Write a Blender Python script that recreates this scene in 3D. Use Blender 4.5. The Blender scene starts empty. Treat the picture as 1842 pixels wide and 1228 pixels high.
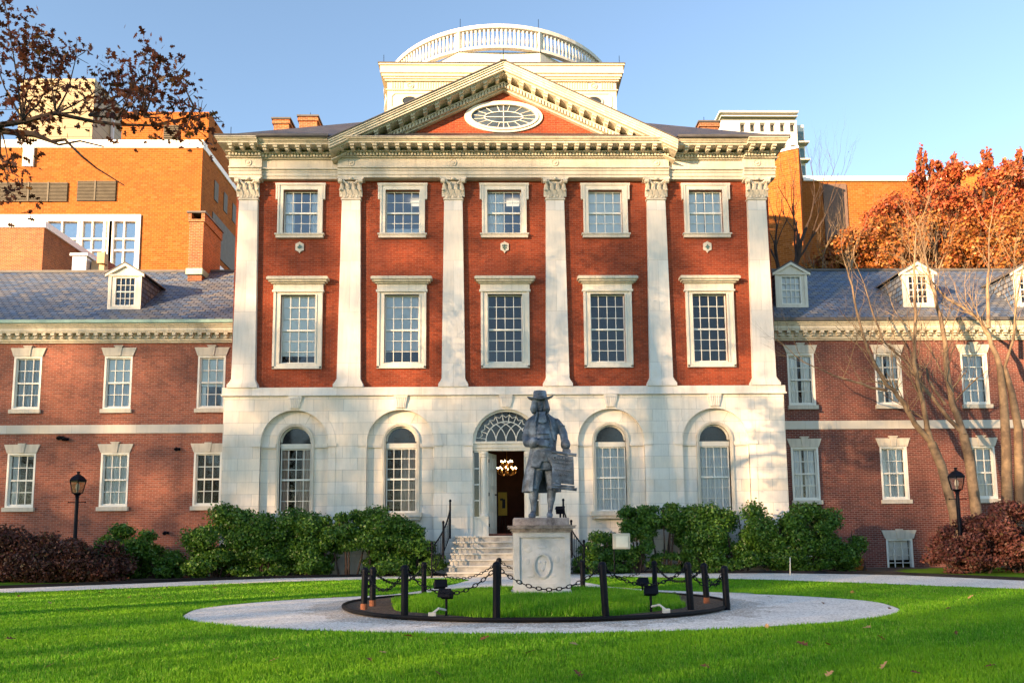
import bpy, bmesh, math, random
import numpy as np
from mathutils import Vector, Matrix
R=math.radians; pi=math.pi
random.seed(7); rng=np.random.default_rng(11)
C=bpy.context.scene.collection
sc=bpy.context.scene
# ------------------------------------------------------------------ camera
def make_camera():
    cx,D,H,pitch,yaw,roll,sy=-0.3037,26.5828,1.29,.107,.0192,-.0087,.1145
    fw=Vector((math.sin(yaw)*math.cos(pitch),math.cos(yaw)*math.cos(pitch),math.sin(pitch)))
    r=Vector((math.cos(yaw),-math.sin(yaw),0)); u=r.cross(fw)
    c,s=math.cos(roll),math.sin(roll)
    r2=c*r+s*u; u2=-s*r+c*u
    cd=bpy.data.cameras.new('camera'); co=bpy.data.objects.new('camera',cd); C.objects.link(co)
    M=Matrix((r2,u2,-fw)).transposed().to_4x4(); M.translation=Vector((cx,-D,H))
    co.matrix_world=M
    cd.sensor_fit='HORIZONTAL'; cd.sensor_width=36; cd.lens=36*1350/1842
    cd.shift_y=sy; cd.clip_end=3000; cd.clip_start=.1
    sc.camera=co
make_camera()
# ------------------------------------------------------------------ world + sun
SUN_EL,SUN_AZ=9.0,50.0           # degrees; azimuth to the left of the direction behind the camera
sdir=Vector((-math.sin(R(SUN_AZ))*math.cos(R(SUN_EL)),-math.cos(R(SUN_AZ))*math.cos(R(SUN_EL)),math.sin(R(SUN_EL))))
W=bpy.data.worlds.new('World'); sc.world=W; W.use_nodes=True
nt=W.node_tree; nt.nodes.clear()
sky=nt.nodes.new('ShaderNodeTexSky'); sky.sky_type='NISHITA'; sky.sun_disc=False
sky.sun_elevation=R(SUN_EL); sky.sun_rotation=math.atan2(sdir.x,sdir.y)
sky.air_density=.85; sky.dust_density=0.0; sky.ozone_density=1.5
bg=nt.nodes.new('ShaderNodeBackground'); bg.inputs[1].default_value=0.11
wo=nt.nodes.new('ShaderNodeOutputWorld')
tint=nt.nodes.new('ShaderNodeMix'); tint.data_type='RGBA'; tint.blend_type='MULTIPLY'; tint.inputs[0].default_value=1; tint.inputs[7].default_value=(1.06,.97,.92,1)   # white balance of the picture
nt.links.new(sky.outputs[0],tint.inputs[6]); nt.links.new(tint.outputs[2],bg.inputs[0]); nt.links.new(bg.outputs[0],wo.inputs[0])
sl=bpy.data.lights.new('sun','SUN'); sl.energy=5.0; sl.angle=R(.5); sl.color=(1,.66,.36)
so=bpy.data.objects.new('sun',sl); C.objects.link(so); so.rotation_euler=sdir.to_track_quat('Z','Y').to_euler()
so.location=(-40,-40,30)
vs=sc.view_settings; vs.view_transform='Standard'; vs.look='None'; vs.exposure=2.2; vs.gamma=1; vs.use_curve_mapping=False
# ------------------------------------------------------------------ helpers
class MB:
    def __init__(s): s.v=[]; s.f=[]
    def add(s,vs,fs):
        o=len(s.v); s.v+= [tuple(p) for p in vs]; s.f+=[tuple(i+o for i in f) for f in fs]; return s
    def quad(s,*p): return s.add(p,[tuple(range(len(p)))])
    def box(s,x0,x1,y0,y1,z0,z1):
        return s.add([(x0,y0,z0),(x1,y0,z0),(x1,y1,z0),(x0,y1,z0),(x0,y0,z1),(x1,y0,z1),(x1,y1,z1),(x0,y1,z1)],
            [(0,3,2,1),(4,5,6,7),(0,1,5,4),(1,2,6,5),(2,3,7,6),(3,0,4,7)])
    def sbox(s,x0,x1,y0,y1,w0,w1,fn):       # box whose z follows fn(x)
        a,b=fn(x0),fn(x1)
        return s.add([(x0,y0,a+w0),(x1,y0,b+w0),(x1,y1,b+w0),(x0,y1,a+w0),(x0,y0,a+w1),(x1,y0,b+w1),(x1,y1,b+w1),(x0,y1,a+w1)],
            [(0,3,2,1),(4,5,6,7),(0,1,5,4),(1,2,6,5),(2,3,7,6),(3,0,4,7)])
    def prism(s,pts,y0,y1):                 # polygon in x,z extruded along y
        n=len(pts)
        return s.add([(x,y0,z) for x,z in pts]+[(x,y1,z) for x,z in pts],
            [tuple(range(n)),tuple(range(2*n-1,n-1,-1))]+[(i,(i+1)%n,(i+1)%n+n,i+n) for i in range(n)])
    def prismx(s,pts,x0,x1):                # polygon in y,z extruded along x
        n=len(pts)
        return s.add([(x0,y,z) for y,z in pts]+[(x1,y,z) for y,z in pts],
            [tuple(range(n)),tuple(range(2*n-1,n-1,-1))]+[(i,(i+1)%n,(i+1)%n+n,i+n) for i in range(n)])
    def prismz(s,pts,z0,z1):
        n=len(pts)
        return s.add([(x,y,z0) for x,y in pts]+[(x,y,z1) for x,y in pts],
            [tuple(range(n-1,-1,-1)),tuple(range(n,2*n))]+[(i,(i+1)%n,(i+1)%n+n,i+n) for i in range(n)])
    def tube(s,path,r,n=8,cap=True):
        P=[Vector(p) for p in path]; m=len(P)
        if not isinstance(r,(list,tuple)): r=[r]*m
        vs=[];fs=[]; ref=None
        for i,p in enumerate(P):
            t=(P[min(i+1,m-1)]-P[max(i-1,0)])
            if t.length<1e-9: t=Vector((0,0,1))
            t.normalize()
            if ref is None: ref=Vector((0,1,0)) if abs(t.y)<.9 else Vector((1,0,0))
            a=(ref-t*ref.dot(t)); a.normalize(); b=t.cross(a); ref=a
            for k in range(n):
                q=2*pi*k/n; vs.append(p+(a*math.cos(q)+b*math.sin(q))*r[i])
        for i in range(m-1):
            for k in range(n):
                fs.append((i*n+k,i*n+(k+1)%n,(i+1)*n+(k+1)%n,(i+1)*n+k))
        if cap: fs.append(tuple(range(n-1,-1,-1))); fs.append(tuple(range((m-1)*n,m*n)))
        return s.add(vs,fs)
    def lathe(s,prof,cx=0,cy=0,n=12,a0=0):
        vs=[];fs=[];m=len(prof)
        for r,z in prof:
            for k in range(n):
                q=a0+2*pi*k/n; vs.append((cx+r*math.cos(q),cy+r*math.sin(q),z))
        for i in range(m-1):
            for k in range(n): fs.append((i*n+k,i*n+(k+1)%n,(i+1)*n+(k+1)%n,(i+1)*n+k))
        fs.append(tuple(range(n-1,-1,-1))); fs.append(tuple(range((m-1)*n,m*n)))
        return s.add(vs,fs)
    def ell(s,cx,cy,cz,rx,ry,rz,n=12,m=8):
        vs=[(cx,cy,cz-rz)];fs=[]
        for i in range(1,m):
            p=-pi/2+pi*i/m
            for k in range(n):
                q=2*pi*k/n; vs.append((cx+rx*math.cos(p)*math.cos(q),cy+ry*math.cos(p)*math.sin(q),cz+rz*math.sin(p)))
        vs.append((cx,cy,cz+rz)); L=len(vs)-1
        for k in range(n):
            fs.append((0,1+(k+1)%n,1+k)); fs.append((L,L-n+k,L-n+(k+1)%n))
        for i in range(m-2):
            for k in range(n): fs.append((1+i*n+k,1+i*n+(k+1)%n,1+(i+1)*n+(k+1)%n,1+(i+1)*n+k))
        return s.add(vs,fs)
    def loft(s,rings,n=20,cap=True,fold=0,nf=0,ph=0):  # rings: (cx,cy,z,rx,ry)
        vs=[];fs=[]
        for (cx,cy,z,rx,ry) in rings:
            for k in range(n):
                q=2*pi*k/n; m=1+fold*math.sin(nf*q+ph)
                vs.append((cx+rx*m*math.cos(q),cy+ry*m*math.sin(q),z))
        for i in range(len(rings)-1):
            for k in range(n): fs.append((i*n+k,i*n+(k+1)%n,(i+1)*n+(k+1)%n,(i+1)*n+k))
        if cap: fs.append(tuple(range(n-1,-1,-1))); fs.append(tuple(range((len(rings)-1)*n,len(rings)*n)))
        return s.add(vs,fs)
    def cones(s,pts,n=12):                   # (x,y,z,r) chain with round joints
        for x,y,z,r in pts: s.ell(x,y,z,r,r,r,n,8)
        s.tube([p[:3] for p in pts],[p[3] for p in pts],n)
        return s
    def arch_hole(s,x0,x1,z0,z1,cx,r,zs,zb,y0,y1,n=20):   # front sheet at y0 with round-headed hole, reveals back to y1
        s.quad((x0,y0,z0),(cx-r,y0,z0),(cx-r,y0,zs),(x0,y0,zs)); s.quad((cx+r,y0,z0),(x1,y0,z0),(x1,y0,zs),(cx+r,y0,zs))
        s.quad((x0,y0,zs),(cx-r,y0,zs),(cx-r,y0,z1),(x0,y0,z1)); s.quad((cx+r,y0,zs),(x1,y0,zs),(x1,y0,z1),(cx+r,y0,z1))
        if zb>z0: s.quad((cx-r,y0,z0),(cx+r,y0,z0),(cx+r,y0,zb),(cx-r,y0,zb)); s.quad((cx-r,y0,zb),(cx+r,y0,zb),(cx+r,y1,zb),(cx-r,y1,zb))
        A=[(cx+r*math.cos(pi-pi*i/n),zs+r*math.sin(pi*i/n)) for i in range(n+1)]
        for a,b in zip(A,A[1:]):
            s.quad((a[0],y0,a[1]),(b[0],y0,b[1]),(b[0],y0,z1),(a[0],y0,z1))
            s.quad((a[0],y0,a[1]),(b[0],y0,b[1]),(b[0],y1,b[1]),(a[0],y1,a[1]))
        for q in (cx-r,cx+r): s.quad((q,y0,zb),(q,y0,zs),(q,y1,zs),(q,y1,zb))
        return s
    def arch_band(s,cx,r0,r1,zs,zb,y0,y1,n=24,legs=True):
        P=[(cx+math.cos(pi-pi*i/n),math.sin(pi*i/n)) for i in range(n+1)]
        for (a,b) in zip(P,P[1:]):
            q=[]
            for y in (y0,y1):
                for (c,d) in (a,b):
                    for r in (r0,r1): q.append((cx+(c-cx)*r,y,zs+d*r))
            s.add(q,[(0,1,3,2),(4,5,7,6),(1,3,7,5),(0,2,6,4)])
        if legs and zb<zs:
            s.box(cx-r1,cx-r0,y0,y1,zb,zs); s.box(cx+r0,cx+r1,y0,y1,zb,zs)
        return s
    def wall(s,x0,x1,z0,z1,y,d,holes):       # sheet at y with rectangular holes, reveals d deep
        xs=sorted({x0,x1}|{h[0] for h in holes}|{h[1] for h in holes}); zs=sorted({z0,z1}|{h[2] for h in holes}|{h[3] for h in holes})
        for a,b in zip(xs,xs[1:]):
            for c,e in zip(zs,zs[1:]):
                mx,mz=(a+b)/2,(c+e)/2
                if any(h[0]<mx<h[1] and h[2]<mz<h[3] for h in holes): continue
                s.quad((a,y,c),(b,y,c),(b,y,e),(a,y,e))
        for a,b,c,e in holes:
            s.quad((a,y,c),(a,y,e),(a,y+d,e),(a,y+d,c)); s.quad((b,y,c),(b,y,e),(b,y+d,e),(b,y+d,c))
            s.quad((a,y,c),(b,y,c),(b,y+d,c),(a,y+d,c)); s.quad((a,y,e),(b,y,e),(b,y+d,e),(a,y+d,e))
        return s
    def mesh(s,name,mat,smooth=False,recalc=True):
        me=bpy.data.meshes.new(name); me.from_pydata(s.v,[],s.f)
        if recalc:
            bm=bmesh.new(); bm.from_mesh(me)
            if smooth: bmesh.ops.remove_doubles(bm,verts=bm.verts,dist=1e-5)
            bmesh.ops.recalc_face_normals(bm,faces=bm.faces); bm.to_mesh(me); bm.free()
        uvb(me)
        if mat: me.materials.append(mat)
        if smooth:
            me.polygons.foreach_set('use_smooth',[True]*len(me.polygons))
            me.set_sharp_from_angle(angle=R(38))
        return me
    def build(s,name,mat,parent=None,loc=None,smooth=False): return ob(name,s.mesh(name,mat,smooth),parent,loc)
def uvb(me):
    uv=me.uv_layers.new(name='UVMap'); n=len(me.loops); d=np.zeros((n,2),np.float32)
    co=np.zeros(len(me.vertices)*3); me.vertices.foreach_get('co',co); co=co.reshape(-1,3)
    li=np.zeros(n,np.int32); me.loops.foreach_get('vertex_index',li)
    N=np.zeros(len(me.polygons)*3); me.polygons.foreach_get('normal',N); N=N.reshape(-1,3)
    lt=np.zeros(len(me.polygons),np.int32); me.polygons.foreach_get('loop_total',lt)
    N=np.repeat(N,lt,axis=0)
    flip=(N[:,1]>0.01)|((abs(N[:,1])<=.01)&(N[:,0]<0)); N[flip]*=-1
    u=np.stack([-N[:,1],N[:,0],np.zeros(len(N))],1); l=np.linalg.norm(u,axis=1)
    flat=l<.05; u[flat]=(1,0,0); l[flat]=1; u/=l[:,None]
    v=np.cross(N,u); P=co[li]
    v[v[:,2]<-1e-6]*=-1
    d[:,0]=(P*u).sum(1); d[:,1]=(P*v).sum(1)
    uv.data.foreach_set('uv',d.ravel())
def ob(name,me,parent=None,loc=None):
    o=bpy.data.objects.new(name,me); C.objects.link(o)
    if parent: o.parent=parent
    if loc is not None: o.location=loc
    return o
def tag(o,label=None,cat=None,group=None,kind=None):
    if label: o['label']=label
    if cat: o['category']=cat
    if group: o['group']=group
    if kind: o['kind']=kind
    return o
def thing(name,label,cat,loc=(0,0,0),rz=0,group=None):
    o=bpy.data.objects.new(name,None); C.objects.link(o); o.location=loc; o.rotation_euler=(0,0,rz)
    return tag(o,label,cat,group)
def copy_tree(o,parent=None):
    c=o.copy(); C.objects.link(c)
    if parent: c.parent=parent
    for ch in list(o.children): copy_tree(ch,c)
    return c
def npmesh(name,V,F,mat,uv=None,smooth=False):   # V (n,3)  F (m,k) all the same size
    me=bpy.data.meshes.new(name); m,k=F.shape
    me.vertices.add(len(V)); me.vertices.foreach_set('co',V.astype(np.float32).ravel())
    me.loops.add(m*k); me.loops.foreach_set('vertex_index',F.astype(np.int32).ravel())
    me.polygons.add(m); me.polygons.foreach_set('loop_start',np.arange(0,m*k,k,dtype=np.int32))
    me.polygons.foreach_set('loop_total',np.full(m,k,np.int32))
    if uv is not None:
        l=me.uv_layers.new(name='UVMap'); l.data.foreach_set('uv',uv[F.ravel()].astype(np.float32).ravel())
    if smooth: me.polygons.foreach_set('use_smooth',[True]*m)
    me.update(); me.validate(); me.materials.append(mat)
    return me
# ------------------------------------------------------------------ materials
MATS={}
class NT:
    def __init__(s,name,rough=.7,spec=.3):
        s.m=bpy.data.materials.new(name); s.m.use_nodes=True; s.n=s.m.node_tree.nodes; s.l=s.m.node_tree.links
        s.b=s.n['Principled BSDF']; s.b.inputs['Roughness'].default_value=rough; s.b.inputs['Specular IOR Level'].default_value=spec
        s.c=None
    def new(s,t,**k):
        n=s.n.new(t)
        for a,b in k.items():
            if hasattr(n,a) and a not in n.inputs: setattr(n,a,b)
            else: n.inputs[a].default_value=b
        return n
    def coord(s,kind='UV'):
        if not s.c: s.c=s.new('ShaderNodeTexCoord')
        return s.c.outputs[kind]
    def noise(s,scale,detail=4,kind='Object',rough=.6,vec=None):
        n=s.new('ShaderNodeTexNoise'); n.inputs['Scale'].default_value=scale; n.inputs['Detail'].default_value=detail; n.inputs['Roughness'].default_value=rough
        s.l.new(vec or s.coord(kind),n.inputs['Vector']); return n.outputs['Fac']
    def ramp(s,f,stops):
        n=s.new('ShaderNodeValToRGB'); e=n.color_ramp.elements
        while len(e)<len(stops): e.new(.5)
        for q,(p,c) in zip(e,stops): q.position=p; q.color=(*c,1) if len(c)==3 else c
        s.l.new(f,n.inputs[0]); return n.outputs[0]
    def mix(s,f,a,b,mode='MIX'):
        n=s.new('ShaderNodeMix'); n.data_type='RGBA'; n.blend_type=mode
        for v,i in ((f,0),(a,6),(b,7)):
            if isinstance(v,(int,float)): n.inputs[i].default_value=v
            elif isinstance(v,tuple): n.inputs[i].default_value=(*v,1)
            else: s.l.new(v,n.inputs[i])
        return n.outputs[2]
    def base(s,c):
        if isinstance(c,tuple): s.b.inputs['Base Color'].default_value=(*c,1)
        else: s.l.new(c,s.b.inputs['Base Color'])
        return s
    def bump(s,h,st=.3,dist=.02,):
        n=s.new('ShaderNodeBump'); n.inputs['Strength'].default_value=st; n.inputs['Distance'].default_value=dist
        s.l.new(h,n.inputs['Height']); s.l.new(n.outputs[0],s.b.inputs['Normal']); return s
    def brick(s,w,h,mort,c1,c2,cm,off=.5,bias=0,smooth=.1):
        n=s.new('ShaderNodeTexBrick'); n.offset=off
        s.l.new(s.coord('UV'),n.inputs['Vector'])
        for k,v in (('Color1',(*c1,1)),('Color2',(*c2,1)),('Mortar',(*cm,1)),('Scale',1.0),('Mortar Size',mort),('Mortar Smooth',smooth),('Bias',bias),('Brick Width',w),('Row Height',h)): n.inputs[k].default_value=v
        return n
def m_brick(name,c1,c2,cm,var=.35,w=.21,h=.072,mort=.006,stain=(.05,.03,.03)):
    t=NT(name,.9,.12); b=t.brick(w,h,mort,c1,c2,cm)
    n=t.noise(.7,5); c=t.mix(t.ramp(n,[(.35,(0,0,0)),(.7,(1,1,1))]),b.outputs['Color'],t.mix(1.0,b.outputs['Color'],(1+var,1+var*.6,1+var*.4),'MULTIPLY'))
    n2=t.noise(.33,6); c=t.mix(t.ramp(n2,[(.52,(0,0,0)),(.75,(.55,.55,.55))]),c,stain); c=streaks(t,c,.3,tuple(x*.9 for x in stain))
    # scattered pale (mortar smeared) and dark bricks
    b2=t.brick(w,h,mort,(0,0,0),(1,1,1),(.5,.5,.5)); q=t.ramp(b2.outputs['Color'],[(.0,(0,0,0)),(.9,(0,0,0)),(.97,(1,1,1))])
    c=t.mix(t.mix(1.0,q,(.35,.35,.35),'MULTIPLY'),c,tuple(min(1,x*1.7+.03) for x in c1))
    t.base(c); t.bump(b.outputs['Fac'],.5,-.01); return t.m
def streaks(t,c,amt,dirt=(.20,.17,.13)):
    mp=t.new('ShaderNodeMapping'); mp.inputs['Scale'].default_value=(5,5,.45); t.l.new(t.coord('Object'),mp.inputs['Vector'])
    n=t.noise(1.4,6,vec=mp.outputs[0],rough=.7); return t.mix(t.ramp(n,[(.48,(0,0,0)),(.72,(amt,amt,amt))]),c,dirt)
def m_plain(name,col,var=.12,rough=.6,spec=.3,scale=3,metal=0,bump=0,bs=40,streak=0):
    t=NT(name,rough,spec); n=t.noise(scale,5)
    c=t.mix(t.ramp(n,[(.3,(0,0,0)),(.7,(1,1,1))]),tuple(x*(1-var) for x in col),tuple(min(1,x*(1+var)) for x in col))
    if streak: c=streaks(t,c,streak)
    t.base(c)
    t.b.inputs['Metallic'].default_value=metal
    if bump: t.bump(t.noise(bs,4),bump,.01)
    return t.m
def m_marble(name,base=(.80,.735,.655),w=1.05,h=.42,mort=.005):
    t=NT(name,.6,.3); b=t.brick(w,h,mort,(0,0,0),(1,1,1),(.5,.5,.5))
    c=t.ramp(b.outputs['Color'],[(0,tuple(x*.86 for x in base)),(.3,base),(.6,(base[0]*1.04,base[1]*1.02,base[2]*.98)),(.85,(base[0]*.97,base[1]*.92,base[2]*.85)),(1,(base[0]*.90,base[1]*.93,base[2]*.97))])
    v=t.noise(1.3,7,rough=.7); c=t.mix(t.ramp(v,[(.45,(0,0,0)),(.62,(.22,.22,.22)),(.7,(0,0,0))]),c,(.5,.5,.5))
    n=t.noise(.55,5); c=t.mix(t.ramp(n,[(.55,(0,0,0)),(.72,(.45,.45,.45))]),c,(.62,.47,.3))
    c=streaks(t,c,.35,(.42,.38,.32)); c=t.mix(b.outputs['Fac'],c,(.4,.37,.33))
    t.base(c); t.bump(b.outputs['Fac'],.4,-.008); return t.m
def m_slate(name,cols,h=.19,w=.3):
    t=NT(name,.5,.5); b=t.brick(w,h,.02,(0,0,0),(1,1,1),(.5,.5,.5))
    c=t.ramp(b.outputs['Color'],[(i/(len(cols)-1),x) for i,x in enumerate(cols)])
    n=t.noise(1.1,6); c=t.mix(t.ramp(n,[(.5,(0,0,0)),(.7,(.5,.5,.5))]),c,(.13,.125,.12))
    c=t.mix(b.outputs['Fac'],c,(.02,.02,.025)); t.base(c); t.bump(b.outputs['Fac'],.9,-.02); return t.m
def m_leaf(name,cols,trans=.35,rough=.5,spec=.3):
    t=NT(name,rough,spec); s=t.new('ShaderNodeSeparateXYZ'); t.l.new(t.coord('UV'),s.inputs[0])
    c=t.ramp(s.outputs[0],[(i/(len(cols)-1),x) for i,x in enumerate(cols)])
    t.base(c)
    tr=t.new('ShaderNodeBsdfTranslucent'); t.l.new(c,tr.inputs[0]); mx=t.new('ShaderNodeMixShader'); mx.inputs[0].default_value=trans
    t.l.new(t.b.outputs[0],mx.inputs[1]); t.l.new(tr.outputs[0],mx.inputs[2]); t.l.new(mx.outputs[0],t.n['Material Output'].inputs[0])
    return t.m
def m_glass(name,tint=(.95,.96,.95),refl=.03,rough=.02):
    m=bpy.data.materials.new(name); m.use_nodes=True; n=m.node_tree.nodes; l=m.node_tree.links; n.clear()
    o=n.new('ShaderNodeOutputMaterial'); tr=n.new('ShaderNodeBsdfTransparent'); tr.inputs[0].default_value=(*tint,1)
    g=n.new('ShaderNodeBsdfGlossy'); g.inputs['Roughness'].default_value=rough
    tc=n.new('ShaderNodeTexCoord'); nz=n.new('ShaderNodeTexNoise'); nz.inputs['Scale'].default_value=3.5; bp=n.new('ShaderNodeBump'); bp.inputs['Strength'].default_value=.12; bp.inputs['Distance'].default_value=.03
    l.new(tc.outputs['Object'],nz.inputs['Vector']); l.new(nz.outputs['Fac'],bp.inputs['Height']); l.new(bp.outputs[0],g.inputs['Normal'])
    fr=n.new('ShaderNodeFresnel'); fr.inputs[0].default_value=1.5
    ma=n.new('ShaderNodeMath'); ma.operation='ADD'; ma.use_clamp=True; ma.inputs[1].default_value=refl; l.new(fr.outputs[0],ma.inputs[0])
    mx=n.new('ShaderNodeMixShader'); l.new(ma.outputs[0],mx.inputs[0]); l.new(tr.outputs[0],mx.inputs[1]); l.new(g.outputs[0],mx.inputs[2]); l.new(mx.outputs[0],o.inputs[0])
    return m
def m_emit(name,col,st):
    t=NT(name); t.b.inputs['Emission Color'].default_value=(*col,1); t.b.inputs['Emission Strength'].default_value=st; t.base(col); return t.m
def m_bark(name,c1,c2,sc_=1.6):
    t=NT(name,.8,.2); n=t.noise(sc_,6); n2=t.noise(9,5)
    c=t.mix(t.ramp(n,[(.42,(0,0,0)),(.58,(1,1,1))]),c1,c2); c=t.mix(t.ramp(n2,[(.3,(.35,.35,.35)),(.6,(0,0,0))]),c,tuple(x*.5 for x in c1))
    t.base(c); t.bump(n2,.5,.02); return t.m
BR_MAIN=m_brick('red_brick',(.275,.052,.021),(.17,.031,.014),(.25,.115,.075),.4)
BR_WING=m_brick('brown_red_brick',(.30,.10,.062),(.17,.06,.042),(.30,.22,.19),.45,stain=(.11,.05,.035))
BR_EAST=m_brick('dark_red_brick',(.18,.055,.04),(.10,.036,.03),(.30,.22,.2),.3,stain=(.07,.035,.03))
BR_ORANGE=m_brick('orange_brick',(.29,.095,.018),(.20,.06,.012),(.34,.15,.055),.15,w=.36,h=.14,mort=.011,stain=(.22,.065,.02))
BR_CHIM=m_brick('chimney_brick',(.29,.10,.035),(.16,.06,.03),(.36,.26,.18),.3)
MARBLE=m_marble('pale_marble'); MARBLE_P=m_marble('pilaster_marble',(.78,.73,.68),3,1.9,.004)
TRIM=m_plain('cream_painted_trim',(.68,.63,.54),.08,.5,.4,2,streak=.25)
STONE=m_plain('limestone',(.60,.54,.45),.12,.7,.3,1.5,bump=.15,streak=.35)
CORN=m_plain('weathered_cornice_paint',(.60,.54,.43),.16,.6,.3,1.2,streak=.5)
SASH=m_plain('white_sash_paint',(.78,.75,.68),.04,.45,.4)
WHITE=m_plain('white_paint',(.82,.80,.76),.05,.5,.4)
SLATE=m_slate('blue_slate',[(.045,.075,.14),(.09,.145,.25),(.15,.155,.175),(.06,.10,.17),(.21,.20,.19),(.08,.13,.22)])
SLATE_D=m_slate('dark_slate',[(.03,.03,.04),(.05,.045,.05),(.07,.05,.045),(.04,.04,.05)])
COPPER=m_plain('green_copper',(.28,.42,.36),.25,.6,.3,2)
LEAD=m_plain('dark_lead_flashing',(.09,.085,.085),.3,.6,.3,2)
GLASS=m_glass('window_glass'); GLASS_D=m_plain('dark_fanlight_glass',(.012,.014,.016),.2,.06,.5,2)
GLASS_L=m_glass('dim_ground_floor_glass',(.95,.96,.95),-.01)
GLASS_B=m_glass('upper_window_glass',(.95,.96,.95),.14)
GLASS_W=m_glass('rippled_bright_glass',(.8,.84,.84),.42,.04)
DARK=m_plain('dark_interior',(.05,.035,.028),.3,.9,.1)
ROOMG=m_plain('grey_room_wall',(.62,.60,.58),.1,.9,.1)
CURT=m_plain('white_curtain',(.86,.85,.83),.04,.9,.1); CURT_G=m_plain('beige_curtain',(.44,.33,.28),.1,.9,.1); CURT_B=m_plain('grey_curtain',(.66,.68,.72),.08,.9,.1)
IRON=m_plain('black_painted_iron',(.003,.004,.009),.3,.5,.12,6,bump=.1)
BLACKF=m_plain('black_edging',(.006,.006,.008),.3,.7,.15)
def m_lead_statue():
    t=NT('weathered_lead',.55,.5); n=t.noise(3.2,7,rough=.7); n2=t.noise(22,4)
    c=t.ramp(n,[(.36,(.022,.028,.04)),(.5,(.08,.105,.145)),(.64,(.21,.26,.33))])
    c=t.mix(t.ramp(n2,[(.5,(0,0,0)),(.75,(.3,.3,.3))]),c,(.06,.065,.07)); 
    mp=t.new('ShaderNodeMapping'); mp.inputs['Scale'].default_value=(7,7,1.6); t.l.new(t.coord('Object'),mp.inputs['Vector']); f=t.noise(1.6,3,vec=mp.outputs[0])
    b0=t.new('ShaderNodeBump'); b0.inputs['Strength'].default_value=.9; b0.inputs['Distance'].default_value=.06; t.l.new(f,b0.inputs['Height'])
    t.base(c); t.bump(n2,.35,.012); t.l.new(b0.outputs[0],t.n['Bump'].inputs['Normal']) if 'Bump' in t.n else None
    return t.m
LEADST=m_lead_statue()
def m_ped():
    t=NT('weathered_white_stone',.8,.2); n=t.noise(2.2,7); c=t.ramp(n,[(.3,(.34,.35,.35)),(.5,(.48,.49,.50)),(.7,(.55,.56,.57))])
    n2=t.noise(7,5); c=t.mix(t.ramp(n2,[(.55,(0,0,0)),(.75,(.4,.4,.4))]),c,(.34,.34,.31)); t.base(c); t.bump(t.noise(30,4),.25,.01); return t.m
PED=m_ped()
def m_ped2():
    t=NT('mossy_grey_stone',.9,.2); n=t.noise(5,7,rough=.75); c=t.ramp(n,[(.3,(.06,.05,.05)),(.48,(.26,.22,.21)),(.7,(.42,.38,.36))]); t.base(c); t.bump(n,.5,.02); return t.m
PED2=m_ped2()
def m_gravel():
    t=NT('pale_gravel',.9,.2); v=t.new('ShaderNodeTexVoronoi'); v.inputs['Scale'].default_value=45; t.l.new(t.coord('Object'),v.inputs['Vector'])
    s=t.new('ShaderNodeSeparateColor'); t.l.new(v.outputs['Color'],s.inputs[0])
    c=t.ramp(s.outputs[0],[(0,(.34,.30,.26)),(.25,(.70,.65,.58)),(.7,(.84,.79,.72)),(1,(.90,.86,.80))]); n=t.noise(1.2,5)
    c=t.mix(t.ramp(n,[(.5,(0,0,0)),(.75,(.5,.5,.5))]),c,(.42,.38,.34)); 
    sx=t.new('ShaderNodeSeparateXYZ'); t.l.new(t.coord('Object'),sx.inputs[0])
    def M(op,a,b): 
        n_=t.new('ShaderNodeMath'); n_.operation=op
        for i,q in enumerate((a,b)):
            if isinstance(q,(int,float)): n_.inputs[i].default_value=q
            else: t.l.new(q,n_.inputs[i])
        return n_.outputs[0]
    dx=M('DIVIDE',M('SUBTRACT',sx.outputs[0],.42),4.5); dy=M('DIVIDE',M('SUBTRACT',sx.outputs[1],-11.55),3.9)
    e=M('ADD',M('MULTIPLY',dx,dx),M('MULTIPLY',dy,dy)); e=M('ADD',e,M('MULTIPLY',t.noise(2.5,5),.9)); nn=t.noise(30,3)
    f=M('MULTIPLY',M('LESS_THAN',e,1.42),M('GREATER_THAN',nn,.47)); c=t.mix(M('MULTIPLY',f,.75),c,(.30,.24,.18))
    sp=t.ramp(t.noise(16,2),[(.70,(0,0,0)),(.74,(1,1,1))]); c=t.mix(t.mix(1.0,sp,(.5,.5,.5),'MULTIPLY'),c,(.2,.17,.14))
    t.base(c); t.bump(v.outputs['Distance'],.5,.012); return t.m
GRAVEL=m_gravel()
def m_soil():
    t=NT('gravelly_soil',.95,.1); n=t.noise(28,6,rough=.8); c=t.ramp(n,[(.35,(.035,.025,.018)),(.55,(.14,.10,.075)),(.75,(.34,.28,.23))]); t.base(c); t.bump(n,.7,.02); return t.m
SOIL=m_soil()
def m_lawn():
    t=NT('lawn_green',.9,.1); n=t.noise(.5,5); c=t.ramp(n,[(.35,(.07,.16,.006)),(.65,(.12,.24,.008))]); t.base(c); return t.m
LAWN=m_lawn()
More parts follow.
